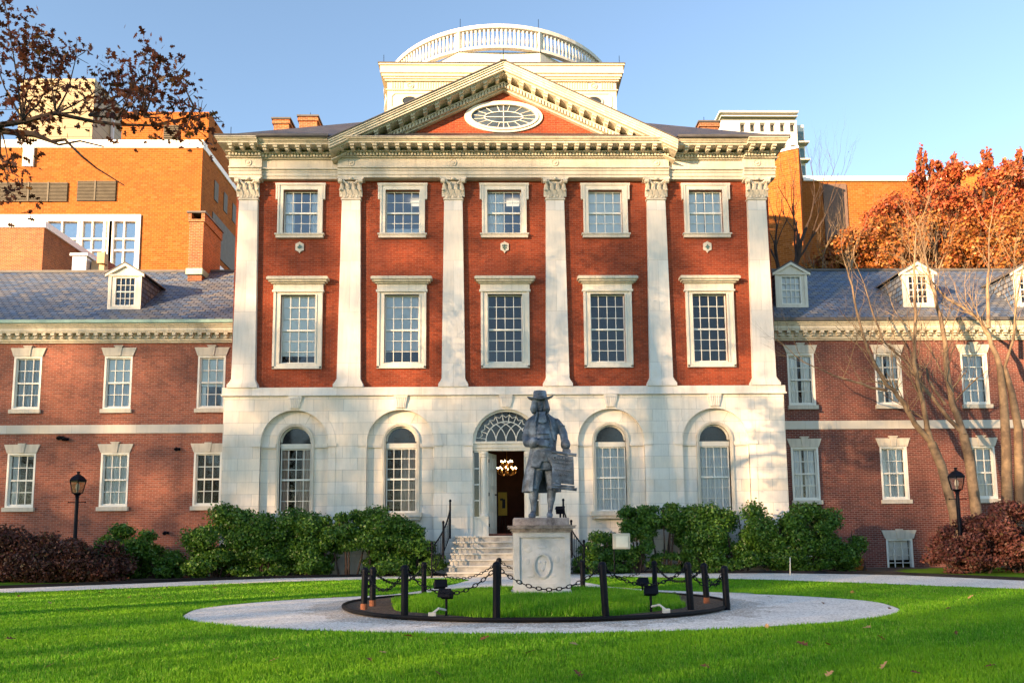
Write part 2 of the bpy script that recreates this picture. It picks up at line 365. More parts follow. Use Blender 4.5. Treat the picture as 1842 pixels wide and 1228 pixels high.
def m_blade():
    t=NT('grass_blade',.55,.25); s=t.new('ShaderNodeSeparateXYZ'); t.l.new(t.coord('UV'),s.inputs[0])
    c=t.ramp(s.outputs[0],[(0,(.07,.22,.006)),(.5,(.13,.38,.010)),(.85,(.20,.48,.03)),(1,(.36,.42,.10))])
    n=t.noise(.45,4); c=t.mix(t.ramp(n,[(.4,(0,0,0)),(.65,(.55,.55,.55))]),c,(.24,.48,.012)); n3=t.noise(1.7,3); c=t.mix(t.ramp(n3,[(.5,(0,0,0)),(.7,(.4,.4,.4))]),c,(.045,.19,.008))
    t.base(c); tr=t.new('ShaderNodeBsdfTranslucent'); t.l.new(c,tr.inputs[0]); mx=t.new('ShaderNodeMixShader'); mx.inputs[0].default_value=.4
    t.l.new(t.b.outputs[0],mx.inputs[1]); t.l.new(tr.outputs[0],mx.inputs[2]); t.l.new(mx.outputs[0],t.n['Material Output'].inputs[0]); return t.m
BLADE=m_blade()
L_GREEN=m_leaf('green_leaves',[(.022,.066,.012),(.05,.135,.016),(.09,.20,.022),(.17,.30,.045)],.35,.4,.45)
L_PURP=m_leaf('purple_leaves',[(.03,.012,.01),(.06,.022,.02),(.10,.04,.03),(.05,.05,.015)],.25,.5)
L_PURP2=m_leaf('red_brown_leaves',[(.05,.015,.015),(.11,.035,.03),(.16,.06,.05),(.07,.06,.02)],.25,.5)
L_OAK=m_leaf('autumn_oak_leaves',[(.035,.012,.01),(.08,.022,.012),(.12,.035,.012),(.05,.02,.012),(.22,.10,.015)],.45,.5)
L_ORANGE=m_leaf('orange_leaves',[(.08,.022,.012),(.26,.065,.02),(.36,.13,.03),(.40,.20,.05),(.13,.04,.02)],.35,.5)
L_RED=m_leaf('scarlet_leaves',[(.13,.03,.02),(.30,.055,.03),(.42,.10,.035),(.42,.17,.05),(.20,.045,.03)],.35,.5)
L_BROWN=m_leaf('golden_brown_leaves',[(.30,.10,.03),(.45,.20,.04),(.55,.33,.06),(.22,.08,.03)],.35,.5)
L_SHADE=m_leaf('green_gold_leaves',[(.06,.07,.015),(.12,.10,.02),(.2,.13,.03)],.3,.6)
BARK_P=m_bark('smooth_peeling_bark',(.12,.085,.06),(.27,.19,.12)); BARK_D=m_bark('dark_bark',(.045,.03,.025),(.08,.055,.045)); BARK_T=m_bark('twig_bark',(.15,.10,.065),(.28,.20,.12))
# ------------------------------------------------------------------ terrain
def sm(t): t=min(1,max(0,t)); return t*t*(3-2*t)
def hgt(x,y): return .12*sm((y+9)/6)
def hgtA(y): t=np.clip((y+9)/6,0,1); return .12*t*t*(3-2*t)
def sheet(name,xs,ys,mat,dz=0,kind='structure'):
    V=[];F=[];nx=len(xs)
    for y in ys:
        for x in xs: V.append((x,y,hgt(x,y)+dz))
    for j in range(len(ys)-1):
        for i in range(nx-1): a=j*nx+i; F.append((a,a+1,a+1+nx,a+nx))
    m=MB(); m.v=V; m.f=F; o=m.build(name,mat); return tag(o,kind=kind)
tag(sheet('lawn',[-1500,-60,-30,0,30,60,1500],[-1500,-60]+[-30+i for i in range(31)]+[30,100,1500],LAWN),'green lawn and ground around the buildings')
GC=(.5,-12.0,6.6,4.1)                # gravel ellipse
FRONT=[(-24,-12.5),(-18,-9.2),(-13.07,-6.88),(-10.07,-5.76),(-6.77,-4.19),(-3.66,-3.35),(-1.1,-3.3),(2.11,-3.3),(3.6,-3.4),(7.6,-5.29),(9.96,-6.83),(12.25,-8.66),(17,-12.6),(22,-17)]
BACK=[(-24,-10.8),(-18,-7.8),(-13.88,-5.64),(-10.75,-4.33),(-7.38,-2.4),(-3.88,-1.69),(-1.5,-1.3),(2,-1.1),(3.55,-1.0),(8.84,-2.2),(11.76,-3.9),(14.0,-6.3),(18.5,-10.6),(24,-15.6)]
NECKL=[(-3.3,-9.2),(-2.3,-7.6),(-1.48,-5.6),(-1.15,-4.3),(-1.6,-3.3)]; NECKR=[(5.6,-9.2),(3.6,-8.0),(2.6,-6.9),(2.0,-5.2),(2.6,-3.3)]
def interp(P,x):
    xs=[p[0] for p in P]; return np.interp(x,xs,[p[1] for p in P])
def on_gravel(x,y):
    e=((x-GC[0])/GC[2])**2+((y-GC[1])/GC[3])**2<1
    ly=[p[1] for p in NECKL]; ry=[p[1] for p in NECKR]
    nk=(y>-9.4)&(y<-3)&(x>np.interp(y,ly,[p[0] for p in NECKL]))&(x<np.interp(y,ry,[p[0] for p in NECKR]))
    pa=(y>interp(FRONT,x))
    return e|nk|pa
def poly_strip(A,B,dz,name,mat,label,sub=6):
    V=[];F=[]
    for (a,b) in zip(A,B):
        for k in range(sub+1):
            t=k/sub; x=a[0]+(b[0]-a[0])*t; y=a[1]+(b[1]-a[1])*t; V.append((x,y,hgt(x,y)+dz))
    for i in range(len(A)-1):
        for k in range(sub): q=i*(sub+1)+k; F.append((q,q+1,q+sub+2,q+sub+1))
    m=MB(); m.v=V; m.f=F; return tag(m.build(name,mat),label,kind='structure')
def dens(P,n=6):
    o=[]
    for a,b in zip(P,P[1:]):
        for k in range(n): t=k/n; o.append((a[0]+(b[0]-a[0])*t,a[1]+(b[1]-a[1])*t))
    return o+[P[-1]]
poly_strip(dens(FRONT,3),dens(BACK,3),.012,'gravel_path',GRAVEL,'pale gravel path running past the shrubs and steps')
poly_strip(dens(NECKL,4),dens(NECKR,4),.016,'gravel_walk',GRAVEL,'pale gravel walk linking the round gravel ring to the steps')
m=MB(); n=96; ring=[]
for k in range(n):
    a=2*pi*k/n; w=1+.006*math.sin(7*a)+.004*math.sin(13*a); x=GC[0]+GC[2]*w*math.cos(a); y=GC[1]+GC[3]*w*math.sin(a); ring.append((x,y,.008))
inner=[(GC[0]+(p[0]-GC[0])*.5,GC[1]+(p[1]-GC[1])*.5,.008) for p in ring]
m.add(ring+inner,[(k,(k+1)%n,n+(k+1)%n,n+k) for k in range(n)]); m.quad(*inner)
tag(m.build('gravel_ring',GRAVEL),'oval of pale gravel around the statue bed',kind='structure')
# planting beds behind the path
m=MB(); bb=dens(BACK,3)
for a,b in zip(bb,bb[1:]): m.quad((a[0],a[1],hgt(*a)+.02),(b[0],b[1],hgt(*b)+.02),(b[0],3,.14),(a[0],3,.14))
tag(m.build('planting_bed',SOIL),'dark soil bed under the shrubs',kind='structure')
for nm,seg,lab in (('bed_edging',[p for p in bb if p[0]<-2],'low black edging strip along the path under the left shrubs'),('bed_edging',[p for p in bb if p[0]>2.4],'low black edging strip along the path under the right shrubs')):
    m=MB()
    for a,b in zip(seg,seg[1:]):
        za,zb=hgt(*a),hgt(*b)
        m.add([(a[0],a[1],za),(b[0],b[1],zb),(b[0],b[1]+.05,zb),(a[0],a[1]+.05,za),(a[0],a[1],za+.1),(b[0],b[1],zb+.1),(b[0],b[1]+.05,zb+.1),(a[0],a[1]+.05,za+.1)],[(0,3,2,1),(4,5,6,7),(0,1,5,4),(2,3,7,6)])
    tag(m.build(nm,BLACKF),lab,'garden edging')
# statue bed
BC=(.42,-11.55,3.75,3.25)
m=MB(); n=64
m.quad(*[(BC[0]+BC[2]*math.cos(2*pi*k/n),BC[1]+BC[3]*math.sin(2*pi*k/n),.05) for k in range(n)])
tag(m.build('statue_bed_soil',SOIL),'bare gravelly soil inside the black edging around the statue',kind='structure')
m=MB()
pts=[(BC[0]+BC[2]*(1+.012*math.sin(5*2*pi*k/n))*math.cos(2*pi*k/n),BC[1]+BC[3]*math.sin(2*pi*k/n),.055) for k in range(n+1)]
m.tube(pts,.036,8); tag(m.build('round_bed_edging',BLACKF,smooth=True),'black rubber edging curb ringing the statue bed inside the gravel','garden edging')
MC=(.45,-11.45,2.85,2.95)
def mound(x,y):
    d=np.sqrt(((x-MC[0])/MC[2])**2+((y-MC[1])/MC[3])**2); t=np.clip((1-d)/.35,0,1); return .05+.11*t*t*(3-2*t)
m=MB(); V=[(MC[0],MC[1],.16)];F=[];nr=12
for i in range(1,nr+1):
    for k in range(n):
        q=i/nr; x=MC[0]+MC[2]*q*math.cos(2*pi*k/n); y=MC[1]+MC[3]*q*math.sin(2*pi*k/n); V.append((x,y,float(mound(x,y))+.004))
for k in range(n): F.append((0,1+k,1+(k+1)%n))
for i in range(nr-1):
    for k in range(n): F.append((1+i*n+k,1+i*n+(k+1)%n,1+(i+1)*n+(k+1)%n,1+(i+1)*n+k))
m.v=V;m.f=F; tag(m.build('grass_mound',LAWN,smooth=True),'low grassy mound under the statue pedestal',kind='structure')
# ------------------------------------------------------------------ grass
def blades(name,X,Y,Z,H,Wd,label):
    n=len(X); a=rng.uniform(0,2*pi,n); l=rng.normal(0,.35,n); la=rng.uniform(0,2*pi,n)
    V=np.zeros((n,3,3)); dx=np.cos(a)*Wd/2; dy=np.sin(a)*Wd/2
    V[:,0]=np.stack([X-dx,Y-dy,Z-.004],1); V[:,1]=np.stack([X+dx,Y+dy,Z-.004],1)
    V[:,2]=np.stack([X+np.cos(la)*l*H,Y+np.sin(la)*l*H,Z+H],1)
    F=np.arange(n*3).reshape(n,3); r=rng.uniform(0,1,n)**1.3
    uv=np.zeros((n,3,2)); uv[:,:,0]=r[:,None]; uv[:,2,1]=1
    o=ob(name,npmesh(name,V.reshape(-1,3),F,BLADE,uv.reshape(-1,2))); return tag(o,label,kind='stuff')
N=520000
u=rng.uniform(0,1,N); d=6.3*(25/6.3)**u; X=-.3+rng.uniform(-.78,.78,N)*d; Y=-26.58+d
# keep density ~ 1/d^2
keep=~on_gravel(X,Y)&(Y<-3); X,Y,d=X[keep],Y[keep],d[keep]
tuft=np.sin(X*9+np.sin(Y*7)*2)*np.sin(Y*11+np.cos(X*5)*2)
H=rng.uniform(.028,.055,len(X))*(1+.25*tuft)*np.clip(1.15-.012*d,.8,1.2)
blades('lawn_grass',X,Y,hgtA(Y),H,.0042+.0011*d*rng.uniform(.8,1.2,len(X)),'short bright green lawn grass')
N=60000; a=rng.uniform(0,2*pi,N); q=np.sqrt(rng.uniform(0,1,N))*(1+.04*np.sin(a*9)); X=MC[0]+MC[2]*q*np.cos(a); Y=MC[1]+MC[3]*q*np.sin(a)
k=~((X>-.1)&(X<1.25)&(Y>-11.3)&(Y<-9.9)); X,Y=X[k],Y[k]
blades('mound_grass',X,Y,mound(X,Y),rng.uniform(.07,.14,len(X)),rng.uniform(.01,.018,len(X)),'taller grass growing on the mound around the pedestal')
# ------------------------------------------------------------------ windows
CACHE={}
def cached(key,fn):
    if key not in CACHE: CACHE[key]=fn()
    return CACHE[key]
def wavy(x0,x1,z0,z1,y,amp=.03,n=None,split=None,seed=0):
    m=MB(); r=random.Random(seed); n=n or max(6,int((x1-x0)/.035)); xs=[x0+(x1-x0)*i/n for i in range(n+1)]
    ys=[y+amp*math.sin(i*1.9+r.random()) for i in range(n+1)]
    for i in range(n): m.quad((xs[i],ys[i],z0),(xs[i+1],ys[i+1],z0),(xs[i+1],ys[i+1],z1),(xs[i],ys[i],z1))
    return m
def sash_mesh(w,h,cols,rows,meet,bar=.022,bot=.07,y=.13,name='sash'):
    m=MB(); x=w/2; t=.038
    m.box(-x,-x+t,y-.03,y+.03,0,h); m.box(x-t,x,y-.03,y+.03,0,h); m.box(-x+t,x-t,y-.03,y+.03,0,bot); m.box(-x+t,x-t,y-.03,y+.03,h-t,h)
    zm=h*meet; m.box(-x+t,x-t,y-.045,y+.03,zm-.03,zm+.03)
    ru,rl=rows
    for i in range(1,cols): q=-x+w*i/cols; m.box(q-bar/2,q+bar/2,y-.015,y+.015,bot,zm-.03); m.box(q-bar/2,q+bar/2,y-.015,y+.015,zm+.03,h-t)
    for i in range(1,rl): z=bot+(zm-bot)*i/rl; m.box(-x+t,x-t,y-.012,y+.012,z-bar/2,z+bar/2)
    for i in range(1,ru): z=zm+(h-zm)*i/ru; m.box(-x+t,x-t,y-.012,y+.012,z-bar/2,z+bar/2)
    return m.mesh(name,SASH)
def dressing(win,kind,w,h,y=.198,seed=0):
    x=w/2-.03
    def cur(a,b,z0,z1,mat,nm='curtain',amp=.028): wavy(a,b,z0,z1,y,amp,seed=seed).build(nm,mat,win)
    def blind(z0,z1,mat=CURT,a=-x,b=x): m=MB(); m.box(a,b,y-.035,y-.03,z0,z1); m.build('blind',mat,win)
    if kind=='sidecurt': cur(-x,-x+w*.27,.02,h-.03,CURT); cur(x-w*.2,x,.02,h-.03,CURT)
    elif kind=='lefthalf': cur(-x,-.0,.02,h-.03,CURT)
    elif kind=='blind': blind(.02,h-.02)
    elif kind=='shutters': blind(.02,h-.02,CURT,-x,-.03); blind(.02,h-.02,CURT,.03,x)
    elif kind=='gap': cur(-x,-.06,.0,h,CURT); cur(.06,x,.0,h,CURT)
    elif kind=='gapb': cur(-x,-.05,.0,h,CURT_B); cur(.05,x,.0,h,CURT_B)
    elif kind=='full': cur(-x,x,.0,h,CURT)
    elif kind=='fullb': cur(-x,x,.0,h,CURT_B)
    elif kind=='leftb': cur(-x,-x+w*.3,0,h,CURT_B)
    elif kind=='rightgap': cur(-x+w*.32,x,0,h,CURT_B)
    elif kind=='halfblind': blind(h*.5,h-.02); cur(-x,x,.0,h*.5,CURT_B)
    elif kind=='halfblind2': blind(h*.45,h-.02); cur(-x,-x+w*.2,.0,h*.45,CURT); cur(x-w*.12,x,0,h*.45,CURT)
    elif kind=='beigegap': cur(-x,-x+w*.24,-.0,h,CURT_G); cur(x-w*.30,x,-.0,h,CURT_G); cur(-.0,x-w*.3,.0,h*.5,CURT_G)
    elif kind=='beigeright': cur(.02,x,-.0,h,CURT_G)
    elif kind=='bottomlow': blind(.02,h*.16,CURT_B); 
    elif kind=='palereflect': blind(h*.12,h-.02)  # white sheet standing in for a bright reflection on the glass
    elif kind=='greyreflect': blind(h*.2,h-.02,CURT_B)  # greyer sheet in place of a pale reflection, dark glass left below
    elif kind=='basement': blind(h*.35,h-.02)
def window(parent,name,loc,w,h,cols,rows,meet,frame,kind,glass=GLASS,extras=(),seed=0):
    win=ob(name,frame,parent,loc)
    key=('sash',w,h,cols,rows,meet)
    ob('sash',cached(key,lambda:sash_mesh(w,h,cols,rows,meet)),win)
    g=cached(('pane',w,h,glass.name),lambda:(lambda m:(m.quad((-w/2,.135,0),(w/2,.135,0),(w/2,.135,h),(-w/2,.135,h)),m.mesh('pane',glass))[1])(MB()))
    ob('pane',g,win)
    for nm,me in extras: ob(nm,me,win)
    dressing(win,kind,w,h,seed=seed)
    return win
# ------------------------------------------------------------------ main pavilion
B=thing('pilastered_building','three storey red brick block with marble base, six marble pilasters, pediment and white drum','building')
BX=[-7.48,-3.74,0,3.74,7.48]; PX=[-9.35,-5.61,-1.87,1.87,5.61,9.35]
m=MB(); holes=[(x-.63,x+.63,7.63,10.17) for x in BX]+[(x-.63,x+.63,12.46,14.13) for x in BX]
m.wall(-9.83,9.83,6.5,14.6,0,.3,holes)
for x in (-9.83,9.83): m.quad((x,0,0),(x,16,0),(x,16,15.5),(x,0,15.5))
m.quad((-9.83,16,0),(9.83,16,0),(9.83,16,15.5),(-9.83,16,15.5))
m.build('brick_wall',BR_MAIN,B)
m=MB(); m.quad((-9.7,6,6.6),(9.7,6,6.6),(9.7,6,11.6),(-9.7,6,11.6)); m.box(-9.7,9.7,.3,6,11.5,11.7); m.box(-9.7,9.7,.3,6,6.4,6.6)
for x in (-5.6,-1.87,1.87,5.6): m.box(x-.1,x+.1,.32,6,.2,6.4); m.box(x-.1,x+.1,.32,6,6.6,11.5)
m.quad((-9.7,6,.2),(-1.9,6,.2),(-1.9,6,6.4),(-9.7,6,6.4)); m.quad((9.7,6,.2),(1.9,6,.2),(1.9,6,6.4),(9.7,6,6.4))
m.build('interior',DARK,B)
m=MB(); m.quad((-9.7,4,11.7),(9.7,4,11.7),(9.7,4,14.4),(-9.7,4,14.4)); m.box(-9.7,9.7,.3,4,14.4,14.5); 
for x in (-5.6,-1.87,1.87,5.6): m.box(x-.1,x+.1,.32,4,11.7,14.4)
m.build('upper_room',ROOMG,B)
CL=m_emit('ceiling_light_glow',(1,.85,.6),.28)
for x,z in ((-3.35,14.3),(.35,14.3)): mb=MB(); mb.box(x-.25,x+.25,1.2,1.6,14.26,14.3); mb.build('ceiling_light',CL,B)
# marble base
m=MB(); Y0=-.16
edges=[-10.0,-5.61,-1.87,1.87,5.61,10.0]
for i,x in enumerate(BX):
    if x==0: m.arch_hole(edges[i],edges[i+1],0,6.42,x,1.2,4.76,1.35,Y0,.12,28)
    else: m.arch_hole(edges[i],edges[i+1],0,6.42,x,1.19,4.76,1.0,Y0,.02,28)
for x in (-10.0,10.0): m.quad((x,Y0,0),(x,16,0),(x,16,6.42),(x,Y0,6.42))
m.build('marble_base',MARBLE,B)
for x in BX:
    if x: m=MB(); m.arch_hole(x-1.22,x+1.22,.9,6.1,x,.55,4.8,2.26,.02,.32,24); m.build('arch_recess_panel',MARBLE,B)
m=MB()
m.box(-10.08,10.08,-.26,.6,6.42,6.47); m.box(-10.05,10.05,-.22,.6,6.47,6.72); m.box(-10.02,10.02,-.2,.2,.3,.75)
m.build('belt_course',MARBLE_P,B)
for x in BX:
    m=MB(); m.arch_band(x,1.19,1.46,4.72,1.0,-.175,-.1,28,legs=False); m.box(x-1.46,x-1.19,-.175,-.1,.75,4.6); m.box(x+1.19,x+1.46,-.175,-.1,.75,4.6)
    for sx in (-1,1):
        a,b=sorted((x+sx*1.17,x+sx*1.5)); m.box(a,b,-.21,-.1,4.6,4.72)
        if x: a,b=sorted((x+sx*.68,x+sx*1.19)); m.box(a,b,-.05,.1,4.58,4.72)
    # keystone
    m.prism([(x-.16,5.97),(x+.16,5.97),(x+.25,6.42),(x-.25,6.42)],-.24,-.1)
    for k in range(-2,3): m.prism([(x+k*.055-.012,5.99),(x+k*.055+.012,5.99),(x+k*.08+.014,6.36),(x+k*.08-.014,6.36)],-.262,-.235)
    m.build('arch_surround',MARBLE,B)
for x in BX:
    if x:
        m=MB(); m.arch_band(x,.55,.60,4.8,2.26,-.02,.14,24); m.arch_band(x,.60,.66,4.8,2.26,-.05,.05,24)
        m.box(x-.76,x+.76,-.26,.12,2.10,2.26); m.box(x-.7,x+.7,-.2,.1,2.0,2.10)
        for a in (62,118,):  # voussoir joints of the inner arch
            c,s_=math.cos(R(a)),math.sin(R(a)); m.prism([(x+.7*c-.008,4.8+.7*s_),(x+.7*c+.008,4.8+.7*s_),(x+1.18*c+.008,4.8+1.18*s_),(x+1.18*c-.008,4.8+1.18*s_)],.012,.05)
        m.build('arched_window_moulding',STONE,B)
def arched_window(x,kind,seed):
    w=1.08
    m=MB(); m.box(-.54,.54,.1,.2,2.3,2.42); m.arch_band(0,.50,.55,2.54-.0,0,.1,.2,20,legs=False)
    m.box(-.55,.55,.08,.2,2.3,2.48)
    win=ob('arched_window',m.mesh('arched_window',TRIM),B,(x,0,2.26))
    ob('sash',cached('asash',lambda:sash_mesh(1.08,2.3,4,(3,3),.52,y=.16)),win)
    m=MB(); m.quad((-.54,.165,0),(.54,.165,0),(.54,.165,2.3),(-.54,.165,2.3)); m.build('pane',GLASS_L,win)
    m=MB(); n=16; m.quad(*([(.52*math.cos(pi*k/n),.165,2.54+.5*math.sin(pi*k/n)) for k in range(n+1)]+[(-.52,.165,2.44),(.52,.165,2.44)])); m.build('lunette_pane',GLASS_D,win)
    dressing(win,kind,1.08,2.3,.225,seed)
for i,(x,k) in enumerate(((-7.48,'beigegap'),(-3.74,'beigeright'),(3.74,'fullb'),(7.48,'fullb'))): arched_window(x,k,i)
# upper windows
def fr3():
    m=MB(); w=.63
    for s in (-1,1):
        a,b=sorted((s*w,s*.82)); m.box(a,b,-.07,.12,-.0,1.68); a,b=sorted((s*.82,s*.9)); m.box(a,b,-.07,.05,1.3,1.9)
        a,b=sorted((s*.76,s*.82)); m.box(a,b,-.10,-.07,.0,1.84)
        a,b=sorted((s*.84,s*.9)); m.box(a,b,-.10,-.07,1.3,1.84)
    m.box(-.82,.82,-.07,.12,1.68,1.9); m.box(-.92,.92,-.11,.0,1.84,1.92); m.box(-w,w,-.03,.2,-.0,.001)
    return m.mesh('window',TRIM)
def sill3():
    m=MB(); m.box(-.86,.86,-.12,.14,-.17,-.02); m.box(-.9,.9,-.15,.1,-.06,-.01); return m.mesh('sill',STONE)
def fr2():
    m=MB(); w=.63
    for s in (-1,1):
        a,b=sorted((s*w,s*.88)); m.box(a,b,-.06,.12,-.18,2.54); a,b=sorted((s*.8,s*.88)); m.box(a,b,-.1,-.06,-.18,2.66); a,b=sorted((s*w,s*.68)); m.box(a,b,-.09,-.06,0,2.54)
    m.box(-w,w,-.06,.12,-.18,0.0); m.box(-.88,.88,-.1,-.0,-.2,-.12); m.box(-.88,.88,-.06,.12,2.54,2.66)
    m.box(-.93,.93,-.13,0,2.62,2.69); m.box(-.9,.9,-.08,0,2.69,2.92)
    return m.mesh('window',TRIM)
def hood2():
    m=MB(); m.box(-.96,.96,-.16,0,2.92,2.97); m.box(-1.04,1.04,-.24,0,2.97,3.04); m.box(-1.1,1.1,-.3,0,3.04,3.13); m.box(-1.07,1.07,-.27,0,3.13,3.16); return m.mesh('hood',CORN)
F3,S3,F2,H2=fr3(),sill3(),fr2(),hood2()
for i,(x,k) in enumerate(zip(BX,('sidecurt','bottomlow','lefthalf','blind','shutters'))):
    window(B,'window',(x,0,12.46),1.26,1.67,4,(2,2),.5,F3,k,GLASS_B,[('sill',S3)],i)
for i,(x,k,g) in enumerate(zip(BX,('palereflect','greyreflect','none','none','none'),(GLASS,GLASS,GLASS,GLASS,GLASS))):
    window(B,'window',(x,0,7.63),1.26,2.54,4,(3,3),.49,F2,k,g,[('hood',H2)],i)
# pilasters
def pilaster_meshes():
    m=MB(); a,b=.42,.335; d=.2
    m.add([(-a,-.16,7.02),(a,-.16,7.02),(a,.02,7.02),(-a,.02,7.02),(-b,-.16,13.72),(b,-.16,13.72),(b,.02,13.72),(-b,.02,13.72)],[(0,3,2,1),(4,5,6,7),(0,1,5,4),(1,2,6,5),(2,3,7,6),(3,0,4,7)])
    sh=m.mesh('pilaster',MARBLE_P)
    m=MB()
    for z0,z1,e in ((6.72,6.84,.53),(6.84,6.9,.50),(6.9,6.96,.465),(6.96,7.02,.44)): m.box(-e,e,-.16-(e-.42),.02,z0,z1)
    ba=m.mesh('pilaster_base',MARBLE_P)
    m=MB(); m.box(-.37,.37,-.2,.02,13.70,13.75)
    for i in range(8):   # bell
        z=13.75+i*.08; e=.335+.0*i; m.box(-e-.002*i,e+.002*i,-.17-.004*i,.02,z,z+.08)
    def leaf(cx,z0,h,w,out,y=-.17):
        pr=[(0,.0,1),(.35,.02,1.05),(.65,.05,.95),(.88,.10,.7),(1,.15,.45),(.93,.2,.2)]
        P=[]
        for t,o_,ww in pr: P.append(((cx-w/2*ww,y-.01-o_*out,z0+h*t),(cx,y-.045-o_*out,z0+h*t),(cx+w/2*ww,y-.01-o_*out,z0+h*t)))
        for p,q in zip(P,P[1:]):
            m.quad(p[0],p[1],q[1],q[0]); m.quad(p[1],p[2],q[2],q[1])
        m.quad(P[0][0],P[-1][0],P[-1][2],P[0][2])
    for c in (-.22,0,.22): leaf(c,13.76,.28,.2,.6)
    for c in (-.32,-.11,.11,.32): leaf(c,13.8,.46,.19,.9)
    for s in (-1,1):
        m.tube([(s*.08,-.22,14.12),(s*.16,-.28,14.26),(s*.28,-.33,14.36)],[.03,.04,.05],6)
        m.tube([(s*.30,-.33,14.34),(s*.44,-.33,14.34)],.085,10); m.tube([(s*.29,-.345,14.34),(s*.45,-.345,14.34)],.035,8)
        m.tube([(s*.03,-.22,14.12),(s*.1,-.27,14.26),(s*.05,-.28,14.32)],[.02,.03,.03],6)
    m.prismz([(-.48,-.36),(-.25,-.29),(0,-.27),(.25,-.29),(.48,-.36),(.48,.02),(-.48,.02)],14.42,14.5)
    m.ell(0,-.31,14.45,.07,.05,.06,8,6)
    m.ell(-.37,-.30,14.02,.05,.05,.04,8,6); m.ell(.37,-.30,14.02,.05,.05,.04,8,6)
    ca=m.mesh('capital',STONE)
    return sh,ba,ca
SH,BA,CA=pilaster_meshes()
for x in PX: p=ob('pilaster',SH,B,(x,0,0)); ob('pilaster_base',BA,p); ob('capital',CA,p)
# entablature
def segs(): return [(-10.03,-8.85,.13),(-8.85,-6.08,0),(-6.08,6.08,.13),(6.08,8.85,0),(8.85,10.03,.13)]
m=MB()
for a,b,e in segs():
    for z0,z1,y in ((14.5,14.6,.16),(14.6,14.74,.19),(14.74,14.82,.22),(14.82,14.87,.28)): m.box(a,b,-y-e,.1,z0,z1)
for x in (-1,1):
    a,b=sorted((x*10.0,x*9.83)); m.box(a,b,.1,16,14.5,14.87)
m.build('architrave',STONE,B)
m=MB()
for a,b,e in segs(): m.box(a,b,-.18-e,.1,14.87,15.22)
for x in (-1,1):
    a,b=sorted((x*10.0,x*9.83)); m.box(a,b,.1,16,14.87,15.22)
m.build('frieze',STONE,B)
RO=MB(); RO.lathe([(.13,0),(.13,.03),(.10,.03),(.095,.015),(.06,.015),(.05,.04),(.0,.045)],0,0,20)
rm=RO.mesh('roundel',STONE)
for x in PX: o=ob('roundel',rm,B,(x,-.31,15.05)); o.rotation_euler=(R(90),0,0)
m=MB()
for a,b,e in segs():
    A=a-(.1 if a<-10 else 0); Bq=b+(.1 if b>10 else 0)
    m.box(A,Bq,-.27-e,.1,15.22,15.26)
    n=int((b-a)/.115)
    for i in range(n): x=a+(i+.5)*(b-a)/n; m.box(x-.035,x+.035,-.36-e,-.2,15.26,15.37)
    m.box(a,b,-.29-e,.1,15.26,15.37)
m.build('dentil_band',CORN,B)
def corona(m,a,b,e,z=15.37,ex=.9,l=False,r=False):
    # stepped cyma profile
    for z0,z1,y in ((.0,.03,.42),(.13,.2,ex-.12),(.2,.235,ex-.07),(.235,.27,ex-.02),(.27,.3,ex+.02)):
        A=a-((y-.25)*.42 if l else 0); Bq=b+((y-.25)*.42 if r else 0)
        m.box(A,Bq,-y-e,.1,z+z0,z+z1)
m=MB()
corona(m,-10.03,-8.85,.13,l=True); corona(m,-8.85,-6.08,0); corona(m,-6.08,6.08,.13); corona(m,6.08,8.85,0); corona(m,8.85,10.03,.13,r=True)
for s in (-1,1):
    for z0,z1,y in ((.0,.03,.2),(.13,.2,.6),(.2,.27,.65),(.27,.3,.7)): 
        a,b=sorted((s*9.83,s*(10.03+y*.42))); m.box(a,b,.1,16.6,15.37+z0,15.37+z1)
for a,b,e in segs():
    n=max(2,round((b-a)/.4))
    for i in range(n):
        x=a+(i+.5)*(b-a)/n; m.box(x-.075,x+.075,-.74-e,-.1,15.42,15.5); m.box(x-.06,x+.06,-.66-e,-.1,15.36,15.42); m.box(x-.09,x+.09,-.76-e,-.1,15.485,15.505)
for s in (-1,1):
    for i in range(38): y=.3+i*.42; a,b=sorted((s*9.9,s*10.22)); m.box(a,b,y-.075,y+.075,15.4,15.5)
m.build('cornice',CORN,B)
# roof gutter line and pediment
SL=.478; AP=18.52
fn=lambda x:AP-SL*abs(x)
m=MB()
for s in (-1,1):
    for w0,w1,y in ((-.06,.0,1.10),(-.12,-.06,1.06),(-.2,-.12,1.02),(-.27,-.2,.98),(-.31,-.27,.86),(-.47,-.43,.52)):
        m.sbox(0,s*6.27,-y,.3,w0,w1,fn)
    m.sbox(0,s*5.6,-.42,.3,-.60,-.47,fn); m.sbox(0,s*5.4,-.36,.3,-.66,-.60,fn)
m.build('raking_cornice',CORN,B)
m=MB()
for s in (-1,1):
    for i in range(13): x=s*(.42*i+(.0 if i else 0)); 
    for i in range(13):
        x=s*.44*(i+.5) if True else 0; m.sbox(x-.075,x+.075,-.84,-.2,-.37,-.31,fn); m.sbox(x-.06,x+.06,-.76,-.2,-.43,-.37,fn)
    for i in range(46):
        x=s*(.06+.116*i); m.sbox(x-.035,x+.035,-.50,-.2,-.60,-.47,fn)
m.build('raking_modillions',CORN,B)
m=MB(); m.sbox(-6.3,0,-1.14,.3,0.0,.035,fn); m.sbox(0,6.3,-1.14,.3,0.0,.035,fn); m.sbox(-.12,.12,-1.16,.3,.03,.08,fn); m.build('pediment_flashing',LEAD,B)
m=MB(); m.prism([(-5.6,15.67),(5.6,15.67),(0,18.2)],-.2,0.1); m.build('tympanum',BR_MAIN,B)
m=MB(); m.box(-6.1,6.1,-.95,.0,15.67,15.70); m.box(-5.0,5.0,-.5,-.2,15.7,15.78)
for s in (-1,1): 
    a,b=sorted((s*6.3,s*10.38)); m.box(a,b,-1.0,-.9,15.67,15.78)
